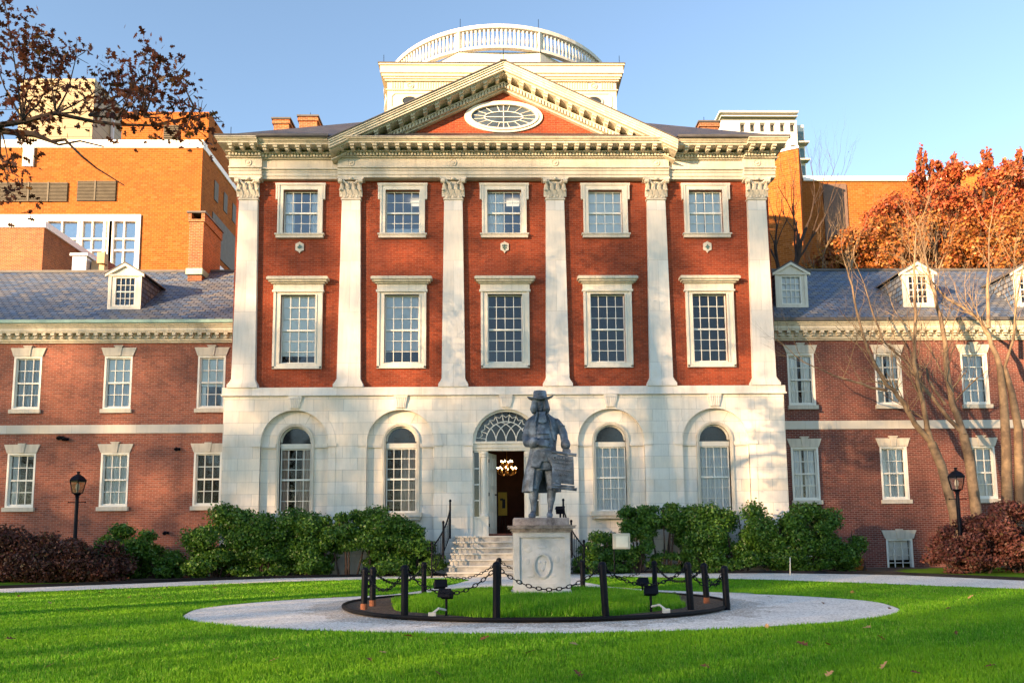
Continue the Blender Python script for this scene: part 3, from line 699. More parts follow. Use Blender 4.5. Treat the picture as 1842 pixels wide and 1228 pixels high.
m.build('ledge_flashing',LEAD,B)
# oval window
def ring(m,cx,cz,a0,b0,a1,b1,y0,y1,n=48):
    for k in range(n):
        p,q=2*pi*k/n,2*pi*(k+1)/n; c=[]
        for y in (y0,y1):
            for t in (p,q):
                for (a,b) in ((a0,b0),(a1,b1)): c.append((cx+a*math.cos(t),y,cz+b*math.sin(t)))
        m.add(c,[(0,1,3,2),(4,5,7,6),(1,3,7,5),(0,2,6,4)])
    return m
OV=(0,16.88)
m=MB(); ring(m,*OV,1.2,.45,1.3,.53,-.30,-.2); ring(m,*OV,1.3,.53,1.45,.62,-.26,-.2); o=m.build('oval_window',TRIM,B)
m=MB(); ring(m,*OV,.70,.2,.73,.225,-.235,-.21)
for k in range(16):
    t=2*pi*(k+.5)/16; a=(.71*math.cos(t),.21*math.sin(t)); b=(1.2*math.cos(t),.45*math.sin(t)); m.tube([(a[0],-.22,OV[1]+a[1]),(b[0],-.22,OV[1]+b[1])],.014,4)
m.box(-.015,.015,-.235,-.21,16.45,17.32); m.box(-.7,.7,-.235,-.21,OV[1]-.012,OV[1]+.012); m.build('muntins',SASH,o)
m=MB(); m.quad(*[(1.22*math.cos(2*pi*k/40),-.206,OV[1]+.47*math.sin(2*pi*k/40)) for k in range(40)]); m.build('pane',m_plain('dark_reflective_glass',(.06,.08,.10),.3,.08,.8,2),o)
# plaques
for i,x in enumerate(BX[::2]):
    m=MB(); w=.15
    m.prism([(-w,-.1),(-w,.14),(-.04,.19),(0,.23),(.04,.19),(w,.14),(w,-.1),(.04,-.15),(0,-.22),(-.04,-.15)],-.05,0)
    pl=m.build('wall_plaque',STONE,B,(x,0,11.94))
    m=MB()
    if i==1:
        for a,b in ((-.06,.06),(.0,.07),(.06,.06),(-.045,-.02),(.045,-.02),(0,-.08),(0,0)): m.ell(a,-.06,b,.032,.02,.035,8,5)
    elif i==2: m.prism([(0,.1),(.07,.0),(0,-.1),(-.07,0)],-.07,-.04); m.prism([(0,.05),(.1,.0),(0,-.04),(-.1,0)],-.065,-.04)
    else: m.prism([(0,.11),(.09,.03),(.05,-.03),(-.02,-.05),(-.09,.0),(-.03,.05)],-.07,-.04)
    m.build('plaque_emblem',m_plain('green_bronze',(.08,.14,.12),.3,.5,.4),pl)
# roofs
m=MB(); E0=15.69; ex=10.36; yf=-1.02; mm=.70; T=6.0
m.quad((-ex,yf,E0),(ex,yf,E0),(ex-T,yf+T,E0+mm*T),(-ex+T,yf+T,E0+mm*T))
for s in (-1,1): m.quad((s*ex,yf,E0),(s*ex,17,E0),(s*(ex-T),17-T,E0+mm*T),(s*(ex-T),yf+T,E0+mm*T))
m.quad((-ex+T,yf+T,E0+mm*T),(ex-T,yf+T,E0+mm*T),(ex-T,17-T,E0+mm*T),(-ex+T,17-T,E0+mm*T)); m.quad((-ex,17,E0),(ex,17,E0),(ex-T,17-T,E0+mm*T),(-ex+T,17-T,E0+mm*T))
rf=m.build('roof',SLATE_D,B)
m=MB()
for s in (-1,1): m.quad((0,.3,AP+.03),(s*6.3,.3,fn(6.3)+.03),(s*6.3,4.5,fn(6.3)+.03),(0,4.5,AP+.03))
m.build('pediment_roof',SLATE_D,B)
def chimney(parent,x0,x1,y0,y1,z0,z1,mat=BR_CHIM):
    m=MB(); m.box(x0,x1,y0,y1,z0,z1-.25); m.box(x0-.06,x1+.06,y0-.06,y1+.06,z1-.25,z1-.12); m.box(x0-.03,x1+.03,y0-.03,y1+.03,z1-.12,z1-.05)
    c=m.build('chimney',mat,parent); m=MB(); m.box(x0-.09,x1+.09,y0-.09,y1+.09,z1-.05,z1+.02); m.build('chimney_cap',LEAD,c)
chimney(rf,-9.85,-9.2,4.2,5.4,15.8,19.4); chimney(rf,-9.15,-8.35,5.6,6.6,15.8,20.35); chimney(rf,8.6,9.4,4.2,5.4,15.8,19.3)
m=MB()
for x,y,z in ((-9.9,-.6,15.7),(-8.75,6,20.2),(5.2,4.5,22.0),(-5.2,4.5,22.0),(-1.85,4.75,23.9),(1.65,4.75,23.9),(8.9,4.6,19.2),(0,-1.0,18.5)): m.tube([(x,y,z),(x,y,z+.55)],.012,5)
m.build('lightning_rods',IRON,B)
# attic block
YA=4.6
AT=MB(); AT.box(-5.05,5.05,YA,YA+10,18,21.35)
at=AT.build('attic_block',m_plain('attic_cream',(.58,.53,.43),.08,.6,.3,1.5,streak=.3),B)
m=MB()
for z0,z1,e in ((20.95,21.0,.06),(21.35,21.42,.1),(21.42,21.5,.16),(21.5,21.62,.22),(21.62,21.95,.28),(21.95,22.02,.34),(19.9,20.0,.05),(19.55,19.75,.15)): m.box(-5.05-e,5.05+e,YA-e,YA+10+e,z0,z1)
n=88
for i in range(n):
    x=-4.9+9.8*(i+.5)/n
    if abs(abs(x)-4.05)>.25: m.box(x-.03,x+.03,YA-.03,YA,21.03,21.32)
for s in (-1,1):
    ring(m,s*4.05,21.17,.0,.0,.07,.07,YA-.04,YA); ring(m,s*4.05,21.17,.11,.11,.15,.15,YA-.04,YA)
    ring(m,s*4.05,20.45,.33,.2,.40,.26,YA-.05,YA+.02)
    P=[(-.8,-.22),(-.65,-.36),(.65,-.36),(.8,-.22),(.8,.22),(.65,.36),(-.65,.36),(-.8,.22),(-.8,-.22)]
    for a,b in zip(P,P[1:]): m.tube([(s*4.05+a[0],YA-.01,20.45+a[1]),(s*4.05+b[0],YA-.01,20.45+b[1])],.025,4)
m.build('attic_trim',m_plain('cream_attic_trim',(.58,.51,.38),.06,.5,.3),at)
m=MB()
for s in (-1,1): m.quad(*[(s*4.05+.33*math.cos(2*pi*k/20),YA-.02,20.45+.2*math.sin(2*pi*k/20)) for k in range(20)])
m.build('attic_oval_window',m_plain('dark_pane',(.03,.035,.04),.2,.2,.5),at)
m=MB(); m.box(-5.42,5.42,YA-.37,YA+10.37,22.02,22.06); m.build('attic_roof_edge',LEAD,at)
# drum with balustrade
DC=(-.1,10.3); DR=5.85
def pol(r,a): return (DC[0]+r*math.sin(a),DC[1]-r*math.cos(a))
m=MB(); NZ=22.85
P=[pol(DR,R(18+36*k)) for k in range(10)]; m.prismz(P,22.0,NZ); DW=m_plain('drum_off_white',(.60,.57,.52),.06,.6,.3,1.5,streak=.3); m.build('drum',DW,B)
m=MB(); n=80
for r0,r1,z0,z1 in ((DR-.15,DR+.05,NZ,NZ+.12),(DR-.18,DR+.08,23.78,23.95)):
    for k in range(n):
        a,b=2*pi*k/n,2*pi*(k+1)/n; c=[]
        for z in (z0,z1):
            for t in (a,b):
                for r in (r0,r1): c.append((*pol(r,t),z))
        m.add(c,[(0,1,3,2),(4,5,7,6),(1,3,7,5),(0,2,6,4)])
for k in range(10):
    a=R(18+36*k); x,y=pol(DR-.05,a); m.tube([(x,y,NZ),(x,y,23.8)],.14,4)
ba=m.build('balustrade',DW,B)
m=MB()
for k in range(10):
    for i in range(1,19):
        a=R(18+36*k+36*i/19+36*0); x,y=pol(DR-.05,a)
        m.lathe([(.06,NZ+.12),(.045,NZ+.2),(.078,NZ+.38),(.05,NZ+.62),(.038,NZ+.75),(.06,23.78)],x,y,6)
m.build('balusters',DW,ba)
# door bay
m=MB()
for s in (-1,1):
    a,b=sorted((s*.64,s*.68)); m.box(a,b,-.02,.2,1.5,4.42)
    a,b=sorted((s*1.14,s*1.2)); m.box(a,b,-.02,.2,1.35,4.44)
    m.lathe([(.125,2.3),(.115,4.2),(.15,4.22),(.13,4.26),(.16,4.32),(.16,4.4)],s*.80,.02,16); m.lathe([(.17,2.1),(.17,2.16),(.14,2.2),(.13,2.3)],s*.80,.02,16)
    a,b=sorted((s*.64,s*1.2)); m.box(a,b,-.1,.2,1.35,2.1); m.box(a,b,-.13,.2,2.04,2.1); m.box(a,b,-.13,.2,1.35,1.5); m.box(a,b,-.02,.1,4.38,4.44)
    a,b=sorted((s*.93,s*.97)); m.box(a,b,-.02,.15,2.1,4.4)
m.box(-1.2,1.2,-.05,.2,4.44,4.54); m.box(-1.2,1.2,-.09,.2,4.54,4.68); m.box(-1.2,1.2,-.14,.2,4.68,4.76)
m.build('door_surround',TRIM,B)
for s in (-1,1):
    m=MB(); m.box(s*1.055-.085,s*1.055+.085,.03,.05,2.1,4.38); 
    for z in (2.66,3.23,3.80): pass
    o=m.build('sidelight',m_plain('sidelight_glass',(.012,.012,.014),.2,.06,.5),B)
    m=MB()
    for z in (2.67,3.24,3.81): m.box(s*1.055-.085,s*1.055+.085,.01,.03,z-.02,z+.02)
    m.build('glazing_bar',SASH,o)
m=MB(); m.arch_band(0,1.08,1.2,4.76,4.7,-.08,.14,32); fl=m.build('fanlight',TRIM,B)
m=MB(); zb=4.78
def arc(cx,cz,r,a0,a1,n=14): return [(cx+r*math.cos(R(a0+(a1-a0)*i/n)),.06,cz+r*math.sin(R(a0+(a1-a0)*i/n))) for i in range(n+1)]
m.tube(arc(0,zb,.72,0,180,24),.02,5)
for k in range(12):
    a=R(15*k+7.5); 
    if k%1==0: m.tube([(.72*math.cos(a)*1.0,.06,zb+.72*math.sin(a)),(.95*math.cos(a),.06,zb+.95*math.sin(a))],.016,5)
for k in range(11):
    a0,a1=R(15*k+7.5),R(15*k+22.5); p,q=(.95*math.cos(a0),.95*math.sin(a0)),(.95*math.cos(a1),.95*math.sin(a1)); mx,mz=(p[0]+q[0])/2*.90,(p[1]+q[1])/2*.90
    m.tube([(p[0]*1.12,.06,zb+p[1]*1.12),(p[0]*1.02,.06,zb+p[1]*1.02),(mx*1.03,.06,zb+mz*1.03),(q[0]*1.02,.06,zb+q[1]*1.02),(q[0]*1.12,.06,zb+q[1]*1.12)],.015,5)
for c in (-.72,-.36,0,.36):
    pts=[p for p in arc(c+.36+.36-.0,zb,.72,180,100,16) if math.hypot(p[0],p[2]-zb)<.73]; 
    if len(pts)>1: m.tube(pts,.017,5); m.tube([(-p[0],p[1],p[2]) for p in pts],.017,5)
m.build('tracery',SASH,fl)
m=MB(); m.quad(*[(1.1*math.cos(pi*k/30),.08,4.76+1.1*math.sin(pi*k/30)) for k in range(31)]); m.build('pane',GLASS_D,fl)
m=MB(); x0,y0,L=-.62,.2,.62; ang=R(66)
def leafdoor(m,u0,u1,z0,z1,t0,t1):
    c,s_=math.cos(ang),math.sin(ang); P=[]
    for z in (z0,z1):
        for (u,t) in ((u0,t0),(u1,t0),(u1,t1),(u0,t1)): P.append((x0+u*c+t*s_,y0+u*s_-t*c,z))
    m.add(P,[(0,3,2,1),(4,5,6,7),(0,1,5,4),(1,2,6,5),(2,3,7,6),(3,0,4,7)])
leafdoor(m,0,L,1.5,4.38,-.02,.02)
for z0,z1 in ((1.65,2.3),(2.45,3.1),(3.2,3.7),(3.8,4.25)):
    for u0,u1 in ((.07,.28),(.34,.55)):
        for a,b,c,d in ((u0,u1,z0,z0+.03),(u0,u1,z1-.03,z1),(u0,u0+.025,z0,z1),(u1-.025,u1,z0,z1)): leafdoor(m,a,b,c,d,.02,.035)
d=m.build('door',TRIM,B)
m=MB(); m.tube([(-.4,.52,2.9),(-.36,.5,2.9)],.03,8)
for z in (1.8,2.9,4.1): m.box(-.64,-.60,.17,.2,z-.06,z+.06)
m.build('hinge',IRON,d)
WOODH=m_plain('dark_red_hall',(.055,.016,.012),.3,.6,.3)
m=MB()
for s in (-1,1): m.quad((s*1.7,.3,1.4),(s*1.7,6.5,1.4),(s*1.7,6.5,6.2),(s*1.7,.3,6.2))
m.quad((-1.7,6.5,1.4),(1.7,6.5,1.4),(1.7,6.5,6.2),(-1.7,6.5,6.2)); m.quad((-1.7,.3,6.2),(1.7,.3,6.2),(1.7,6.5,6.2),(-1.7,6.5,6.2)); m.quad((-1.7,.2,1.49),(1.7,.2,1.49),(1.7,6.5,1.49),(-1.7,6.5,1.49))
m.box(.1,.75,6.3,6.48,1.5,3.6); m.box(-.62,.62,-.1,.25,1.44,1.5)
m.build('hallway',WOODH,B)
# chandelier & easel poster: things of their own in the hall
ch=thing('chandelier','brass chandelier with glowing candle bulbs seen through the open door','chandelier',(.06,3.5,4.1))
m=MB(); m.tube([(0,0,2.0),(0,0,.15)],.012,6); m.lathe([(.03,-.25),(.09,-.15),(.03,-.02),(.06,.1),(.02,.2)],0,0,12)
bu=MB()
for r,z,k in ((.38,-.05,10),(.22,.22,6)):
    for i in range(k):
        a=2*pi*i/k+.2; x,y=r*math.cos(a),r*math.sin(a)
        m.tube([(0,0,z-.12),(x*.5,y*.5,z-.2),(x*.95,y*.95,z-.12),(x,y,z-.02)],.01,5); m.lathe([(.03,z-.02),(.03,z),(.012,z),(.012,z+.07)],x,y,8)
        bu.ell(x,y,z+.1,.02,.02,.035,8,6)
m.build('chandelier_frame',m_plain('brass',(.35,.18,.05),.2,.3,.6,metal=.8),ch); bu.build('candle_bulbs',m_emit('warm_bulb',(1,.62,.25),16),ch)
ea=thing('poster_stand','yellow poster board on a dark stand inside the doorway','poster',(-.12,2.6,1.5))
m=MB(); m.box(-.17,.17,-.03,0,.72,1.62); m.build('poster_board',m_plain('yellow_board',(.62,.36,.03),.1,.6),ea)
m=MB(); m.box(-.02,.1,-.045,-.03,1.0,1.35); m.box(-.1,.02,-.045,-.03,1.3,1.38); m.build('poster_print',m_plain('black_print',(.03,.02,.015),.1,.6),ea)
m=MB(); m.tube([(-.15,0,0),(0,.02,1.6)],.02,6); m.tube([(.15,0,0),(0,.02,1.6)],.02,6); m.tube([(0,.3,0),(0,.02,1.5)],.02,6); m.build('easel',BARK_D,ea)
# steps + railings
m=MB(); nst=7; top=1.42; 
for i in range(nst+1):
    z1=top-(top-.1)*i/nst; y1=-.9-.31*i; w=1.78+.02*i
    m.box(-w,w,y1 if i else -.9,-.05,0 if i==nst else z1-.3,z1-.045)
st=m.build('stone_steps',m_plain('streaked_riser_stone',(.36,.34,.31),.45,.8,.2,2.5),B)
m=MB()
for i in range(nst+1): z1=top-(top-.1)*i/nst; y1=-.9-.31*i; w=1.78+.02*i; m.box(-w-.03,w+.03,y1-.05,y1+.3 if i else -.05,z1-.045,z1)
m.build('step_treads',m_marble('step_marble',(.52,.50,.46),1.6,.4),st)
def railing(s):
    r=thing('step_railing','black wrought iron railing on the %s side of the entrance steps'%('left' if s<0 else 'right'),'railing',(s*1.95,-.9,.1))
    m=MB(); N=14; top_=[];bot=[]
    for i in range(N+1):
        t=i/N; x=s*(.0+.42*t**1.5); y=-2.35*t+.2; z=1.32*(1-t)+.0; top_.append((x,y,z+.95-.1*math.sin(t*pi))); bot.append((x,y,z+.12))
    m.tube(top_,.024,8); m.tube(bot,.016,6); m.tube([top_[-1],(top_[-1][0]+s*.1,top_[-1][1]-.06,top_[-1][2]+.02),(top_[-1][0]+s*.12,top_[-1][1]-.1,top_[-1][2]-.09)],.022,6)
    m.build('handrail',IRON,r,smooth=True)
    m=MB()
    for i in range(1,N): m.tube([bot[i],top_[i]],.011,5); 
    for i in range(1,N,2): 
        a,b=bot[i],top_[i]; m.tube([(a[0],a[1]-.08,a[2]+.3),(a[0],a[1]-.03,a[2]+.42),(a[0],a[1]-.08,a[2]+.5)],.008,4)
    m.build('balusters',IRON,r)
    for p,h in ((0,1.05),(7,.95),(N,.95)):
        m=MB(); x,y,z=bot[p]; m.tube([(x,y,-.0 if p==N else z-.2),(x,y,z+h)],.032 if p<N else .028,8); m.ell(x,y,z+h+.04,.045,.045,.06,8,6)
        m.build('newel_post',IRON,r)
railing(-1); railing(1)
# ------------------------------------------------------------------ wings
WY=1.5
def lintel(kz):
    m=MB(); m.prism([(-.54,0),(.54,0),(.66,.32),(-.66,.32)],-.04,.02); m.prism([(-.09,-.0),(.09,0),(.14,.40 if kz else .36),(-.14,.40 if kz else .36)],-.07,-.03); m.box(-.17,.17,-.09,-.0,.36,.40) if kz else None
    return m
def wing_frame(w,h,name='window'):
    m=MB(); a=w/2
    for s in (-1,1): p,q=sorted((s*a,s*(a-.07))); m.box(p,q,-.01,.16,0,h)
    m.box(-a+.07,a-.07,-.01,.16,h-.07,h); m.box(-a+.07,a-.07,-.01,.16,0,.06)
    return m.mesh(name,SASH)
def sillm():
    m=MB(); m.box(-.58,.58,-.09,.1,-.15,0); return m.mesh('sill',STONE)
SILL=sillm()
LM={}
for k in (0,1):
    mm_=lintel(k); LM[k]=mm_.mesh('lintel',STONE)
def wing_window(parent,x,z,h,kind,seed,key=1,w=1.04,rows=(2,2)):
    fr=cached(('wf',w,h),lambda:wing_frame(w,h))
    win=ob('window',fr,parent,(x,WY,z))
    iw=w-.14; ih=h-.13
    s=ob('sash',cached(('ws',iw,ih,rows),lambda:sash_mesh(iw,ih,3,rows,.5,.028,.06)),win,(0,-.03,.06))
    g=MB(); g.quad((-iw/2,.11,.06),(iw/2,.11,.06),(iw/2,.11,h-.07),(-iw/2,.11,h-.07)); g.build('pane',GLASS,win)
    ob('sill',SILL,win); l=ob('lintel',LM[key],win,(0,0,h))
    dressing(win,kind,iw,h-.1,.18,seed)
def dormer(parent,x,z,kind,seed):
    # front 1.3 wide; base z; apex z+1.87
    y=2.0
    m=MB(); m.wall(-.64,.64,0,1.45,0,.15,[(-.40,.40,.18,1.33)]); m.prism([(-.64,1.45),(.64,1.45),(0,1.82)],-.0,.15)
    for s in (-1,1): m.box(s*.64-(.0 if s<0 else .12),s*.64+(.12 if s<0 else .0),-.03,.0,0,1.45)
    m.box(-.52,.52,-.03,0,.02,.16); m.box(-.52,.52,-.03,0,1.34,1.45)
    d=ob('dormer',m.mesh('dormer',TRIM),parent,(x,y,z))
    for s in (-1,1):
        m=MB(); m.add([(s*.64,0,0),(s*.64,1.85,1.45),(s*.64,0,1.45),(s*.62,0,0),(s*.62,1.85,1.45),(s*.62,0,1.45)],[(0,1,2),(3,4,5)]); m.build('dormer_cheek',SLATE,d)
    m=MB()
    for s in (-1,1):
        P=[(0,-.1,1.93),(s*.78,-.1,1.46),(s*.78,1.95,1.46),(0,2.6,1.93)]; m.quad(*P); m.quad(*[(a,b,c-.05) for a,b,c in P]); m.quad(P[0],P[1],(P[1][0],P[1][1],P[1][2]-.05),(0,-.1,1.88))
        m.quad(P[1],P[2],(P[2][0],P[2][1],P[2][2]-.05),(P[1][0],P[1][1],P[1][2]-.05))
    m.build('dormer_roof',LEAD,d)
    m=MB()
    for s in (-1,1): 
        m.add([(0,-.09,1.87),(s*.75,-.09,1.42),(s*.75,-.09,1.32),(0,-.09,1.76),(0,.0,1.87),(s*.75,.0,1.42),(s*.75,.0,1.32),(0,.0,1.76)],[(0,1,2,3),(2,3,7,6),(1,2,6,5)])
    m.box(-.74,.74,-.07,0,1.36,1.43); m.build('dormer_trim',TRIM,d)
    w=MB(); w.box(-.40,-.36,.0,.1,.18,1.33); w.box(.36,.40,.0,.1,.18,1.33); w.box(-.36,.36,.0,.1,1.29,1.33); w.box(-.36,.36,.0,.1,.18,.22)
    for q in (-.18,0,.18): w.box(q-.012,q+.012,.03,.06,.22,1.29)
    for zz,t in ((.49,.012),(.755,.025),(1.02,.012)): w.box(-.36,.36,.028,.062,zz-t,zz+t)
    w=w.build('dormer_window',SASH,d)
    g=MB(); g.quad((-.36,.07,.2),(.36,.07,.2),(.36,.07,1.31),(-.36,.07,1.31)); g.build('pane',GLASS,w)
    b=MB(); 
    if kind=='white': b.box(-.36,.36,.12,.13,.2,1.3); b.build('blind',CURT_B,w)
    b=MB(); b.box(-.5,.5,.6,.62,.1,1.4); b.build('dormer_interior',DARK,w)
def wing(label,x0,x1,ups,los,brick,gut,dorms,base=(),cz=8.84,dz=0):
    Wg=thing('brick_wing',label,'building')
    hs=[(x-.52,x+.52,6.28,8.31) for x,_,_ in ups]+[(x-.52,x+.52,2.62+dz,2.62+dz+2.02) for x,_,_ in los]+[(x-.5,x+.5,-.3,1.2) for x,_ in base]
    hs=[h if h[2]>-.2 else (h[0],h[1],0.02,h[3]) for h in hs]
    m=MB(); m.wall(x0,x1,0,9.2,WY,.25,hs); m.quad((x0,10,0),(x1,10,0),(x1,10,9.4),(x0,10,9.4))
    for x in (x0,x1): m.quad((x,WY,0),(x,10,0),(x,10,9.4),(x,5.75,13),(x,WY,9.4))
    m.build('wall',brick,Wg)
    m=MB(); m.quad((x0+.1,3.6,0),(x1-.1,3.6,0),(x1-.1,3.6,9.2),(x0+.1,3.6,9.2)); m.box(x0+.1,x1-.1,WY+.27,3.6,5.3,5.5); m.box(x0+.1,x1-.1,WY+.27,3.6,9.1,9.2); m.build('interior',DARK,Wg)
    for i,(x,k,kz) in enumerate(ups): wing_window(Wg,x,6.28,2.03,k,i+1,kz)
    for i,(x,k,kz) in enumerate(los): wing_window(Wg,x,2.62+dz,2.02,k,i+11,kz)
    m=MB(); m.box(x0,x1,WY-.05,WY+.1,5.36,5.68); 
    m.build('belt_course',m_marble('belt_stone',(.60,.56,.50),1.2,2),Wg)
    m=MB()
    for z0,z1,e in ((8.80,8.86,.08),(8.86,8.93,.14),(8.93,9.12,.17),(9.12,9.17,.36),(9.17,9.32,.39),(9.32,9.38,.44),(9.38,9.44,.5)): m.box(x0,x1,WY-e,WY+.1,z0,z1)
    n=int((x1-x0)/.32)
    for i in range(n): x=x0+(i+.5)*(x1-x0)/n; m.box(x-.07,x+.07,WY-.34,WY-.1,9.03,9.12); m.box(x-.05,x+.05,WY-.28,WY-.1,8.95,9.0)
    m.build('cornice',CORN,Wg)
    m=MB(); m.box(x0,x1,WY-.58,WY-.35,9.44,9.56); m.quad((x0,WY-.5,9.565),(x1,WY-.5,9.565),(x1,WY-.1,9.75),(x0,WY-.1,9.75)); m.build('gutter',gut,Wg)
    m=MB(); y0,z0,y1,z1=WY-.45,9.56,5.6,13.12
    m.quad((x0,y0,z0),(x1,y0,z0),(x1,y1,z1),(x0,y1,z1)); m.quad((x0,y1,z1),(x1,y1,z1),(x1,10.2,9.5),(x0,10.2,9.5)); rf=m.build('roof',SLATE,Wg)
    m=MB(); m.box(x0,x1,y1-.1,y1+.1,z1-.06,z1+.04); m.build('roof_ridge',LEAD,rf)
    for i,(x,k) in enumerate(dorms): dormer(rf,x,10.24,k,i)
    for i,(x,k) in enumerate(base):
        fr=cached(('bw',),lambda:wing_frame(1.0,1.2)); win=ob('basement_window',fr,Wg,(x,WY,.0))
        m=MB(); 
        for q in (-.15,.15): m.box(q-.014,q+.014,.09,.12,.06,1.13)
        for q in (.3,.58,.86): m.box(-.43,.43,.09,.12,q-.014,q+.014)
        m.build('sash',SASH,win); g=MB(); g.quad((-.43,.11,.06),(.43,.11,.06),(.43,.11,1.13),(-.43,.11,1.13)); g.build('pane',GLASS,win)
        ob('lintel',LM[0],win,(0,0,1.2)); dressing(win,k,.86,1.15,.2,i)
    return Wg,rf
WL,rfl=wing('two storey brown brick wing at left with one dormer and a tall chimney',-30,-10.02,
    [(-17.98,'fullb',1),(-14.6,'halfblind',1),(-11.1,'halfblind2',1),(-21.4,'full',1),(-24.8,'full',1)],
    [(-18.0,'leftb',0),(-14.56,'full',1),(-11.12,'none',0),(-21.4,'full',0),(-24.8,'full',0)],BR_WING,COPPER,[(-14.75,'none')])
m=MB(); m.box(-13.45,-12.85,4.6,6.6,12,15.05); 
for a,b in ((-13.5,-13.36),(-12.94,-12.8)): m.box(a,b,4.55,6.65,15.05,15.32)
m.box(-13.5,-12.8,4.55,6.65,14.95,15.05); c=m.build('chimney',BR_CHIM,rfl); m=MB(); m.box(-13.55,-12.75,4.5,6.7,15.32,15.4); m.build('chimney_cap',LEAD,c); m=MB(); m.box(-13.5,-12.8,4.5,6.7,12.6,12.86) ; m.build('chimney_flashing',COPPER,c)
for x,z,r in ((-16.6,5.2,.12),(-16.4,5.15,.1),(-12.25,4.75,.09),(-12.55,1.65,.09)):
    m=MB(); m.box(x-r,x+r,WY-.03,WY,z-r*.6,z+r*.6); m.tube([(x,WY-.03,z),(x,WY-.14,z+.02),(x,WY-.2,z-.04)],[.03,.05,.07],8); m.build('wall_lamp',IRON,WL)
WR,rfr=wing('dark red brick wing at right, seen behind bare pale trees',10.02,32,
    [(11.36,'gap',1),(14.74,'gap',0),(18.1,'fullb',1),(21.5,'full',1),(24.9,'full',1)],[(11.34,'gapb',1),(14.74,'full',1),(18.12,'rightgap',1),(21.5,'full',0),(24.9,'full',0)],BR_EAST,LEAD,
    [(11.35,'white'),(16.42,'none'),(20.9,'none')],[(14.75,'basement'),(11.35,'none')],dz=.04)
# ------------------------------------------------------------------ distant buildings
LOUV=m_plain('dark_louvre',(.10,.085,.06),.2,.6)
def louvre(p,x0,x1,z0,z1,y,n,nm='louvre',cuts=()):
    m=MB(); m.box(x0,x1,y-.04,y+.1,z0,z1)
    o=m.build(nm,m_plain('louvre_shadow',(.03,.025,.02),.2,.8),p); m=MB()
    for i in range(n): z=z0+(z1-z0)*(i+.5)/n; m.box(x0,x1,y-.09,y-.03,z-.35*(z1-z0)/n,z+.12*(z1-z0)/n)
    for c in cuts: m.box(c-.05,c+.05,y-.12,y-.03,z0,z1)
    m.build('louvre_slats',LOUV,o)
G=thing('orange_brick_building','large orange brick building with white bands and louvres rising behind the left wing','building')
m=MB(); m.wall(-60,-20.1,5,28.15,22,.3,[(-45,-24.0,18.2,23.0)]); m.quad((-20.1,22,5),(-20.1,60,5),(-20.1,60,28.15),(-20.1,22,28.15)); m.quad((-60,22,28.15),(-20.1,22,28.15),(-20.1,60,28.15),(-60,60,28.15))
m.box(-25.9,-20.0,22.6,60,28.15,30.7)
m.build('wall',BR_ORANGE,G)
m=MB(); m.box(-60,-20.05,21.92,22.3,27.75,28.3); m.box(-20.3,-20.02,22.3,60,27.75,28.3); m.box(-32.0,-31.3,21.85,22.1,26.4,27.75); m.box(-20.2,-20.02,22,60,20.6,20.9)
m.build('white_band',WHITE,G)
louvre(G,-36,-28.95,23.95,25.3,21.98,14,cuts=(-31.5,-30.2)); louvre(G,-28.3,-25.75,24.0,25.4,21.98,14,cuts=(-27.1,)); louvre(G,-23.0,-22.0,28.5,29.7,22.55,9)
m=MB(); 
for y in (24.2,26.0,27.8): m.box(-20.15,-20.05,y,y+.7,25.2,26.6)
m.box(-20.15,-20.04,24,33,21.4,24.2); m.build('side_opening',LOUV,G)
m=MB(); m.box(-45,-24.0,21.9,22.1,22.6,23.05)
for x in (-24.15,-25.9,-26.0): m.box(x-.15,x+.15,21.9,22.1,18.2,22.6)
for x in (-27.9,-28.1,-30.2,-32.3,-34.4,-26.4): m.box(x-.06,x+.06,21.95,22.12,18.2,22.6)
for z in (20.6,21.4): m.box(-45,-24.3,21.97,22.1,z-.05,z+.05)
for x in (-25.1,-29.2,-31.2,-27.2): m.box(x-.04,x+.04,21.97,22.1,18.2,22.6)
wf=m.build('window_frame',WHITE,G)
m=MB(); m.quad((-45,22.12,18.2),(-24,22.12,18.2),(-24,22.12,22.7),(-45,22.12,22.7)); m.build('pane',GLASS_W,wf)
m=MB(); m.box(-45,-24.1,22.35,22.37,20.7,22.7); m.box(-45,-24,26,26.1,18,23); m.build('blind',m_plain('pale_blind',(.6,.6,.5),.08,.8),wf)
T=thing('rooftop_plant_tower','pale corrugated rooftop tower behind the autumn branches, top left','rooftop tower')
def m_corr():
    t=NT('pale_corrugated_metal',.5,.4); b=t.brick(4,.7,.03,(.36,.29,.17),(.33,.26,.155),(.16,.12,.08)); t.base(b.outputs['Color']); w=t.new('ShaderNodeTexWave'); w.inputs['Scale'].default_value=5; t.l.new(t.coord('UV'),w.inputs['Vector']); t.bump(w.outputs['Fac'],.4,.05); return t.m
m=MB(); m.box(-35.2,-29.8,26,33,28,35.3); m.build('cladding',m_corr(),T)
m=MB(); m.tube([(-29.7,26.5,29.5),(-29.7,32,33)],.15,6); m.tube([(-29.7,28.5,28.2),(-29.7,28.5,34)],.15,6); m.build('duct',m_plain('grey_duct',(.5,.5,.5),.1,.4),T)
A=thing('brick_annex','low orange brick annex with white coping just above the left wing roof','building')
m=MB(); m.box(-45,-24.8,13,26,8,18.3); m.build('wall',BR_CHIM,A); m=MB(); m.box(-45.05,-24.7,12.93,13.3,18.3,18.65); m.box(-25.1,-24.68,13.3,26,18.3,18.65); m.build('coping',WHITE,A)
m=MB(); m.box(-24.7,-22.0,19.5,19.8,12,18.2) ; m.box(-24.6,-22.4,13.6,26,8,15.2); m.build('side_wall',BR_WING,A)
D=thing('ventilation_duct','fat grey metal ventilation duct beside the brick annex','duct')
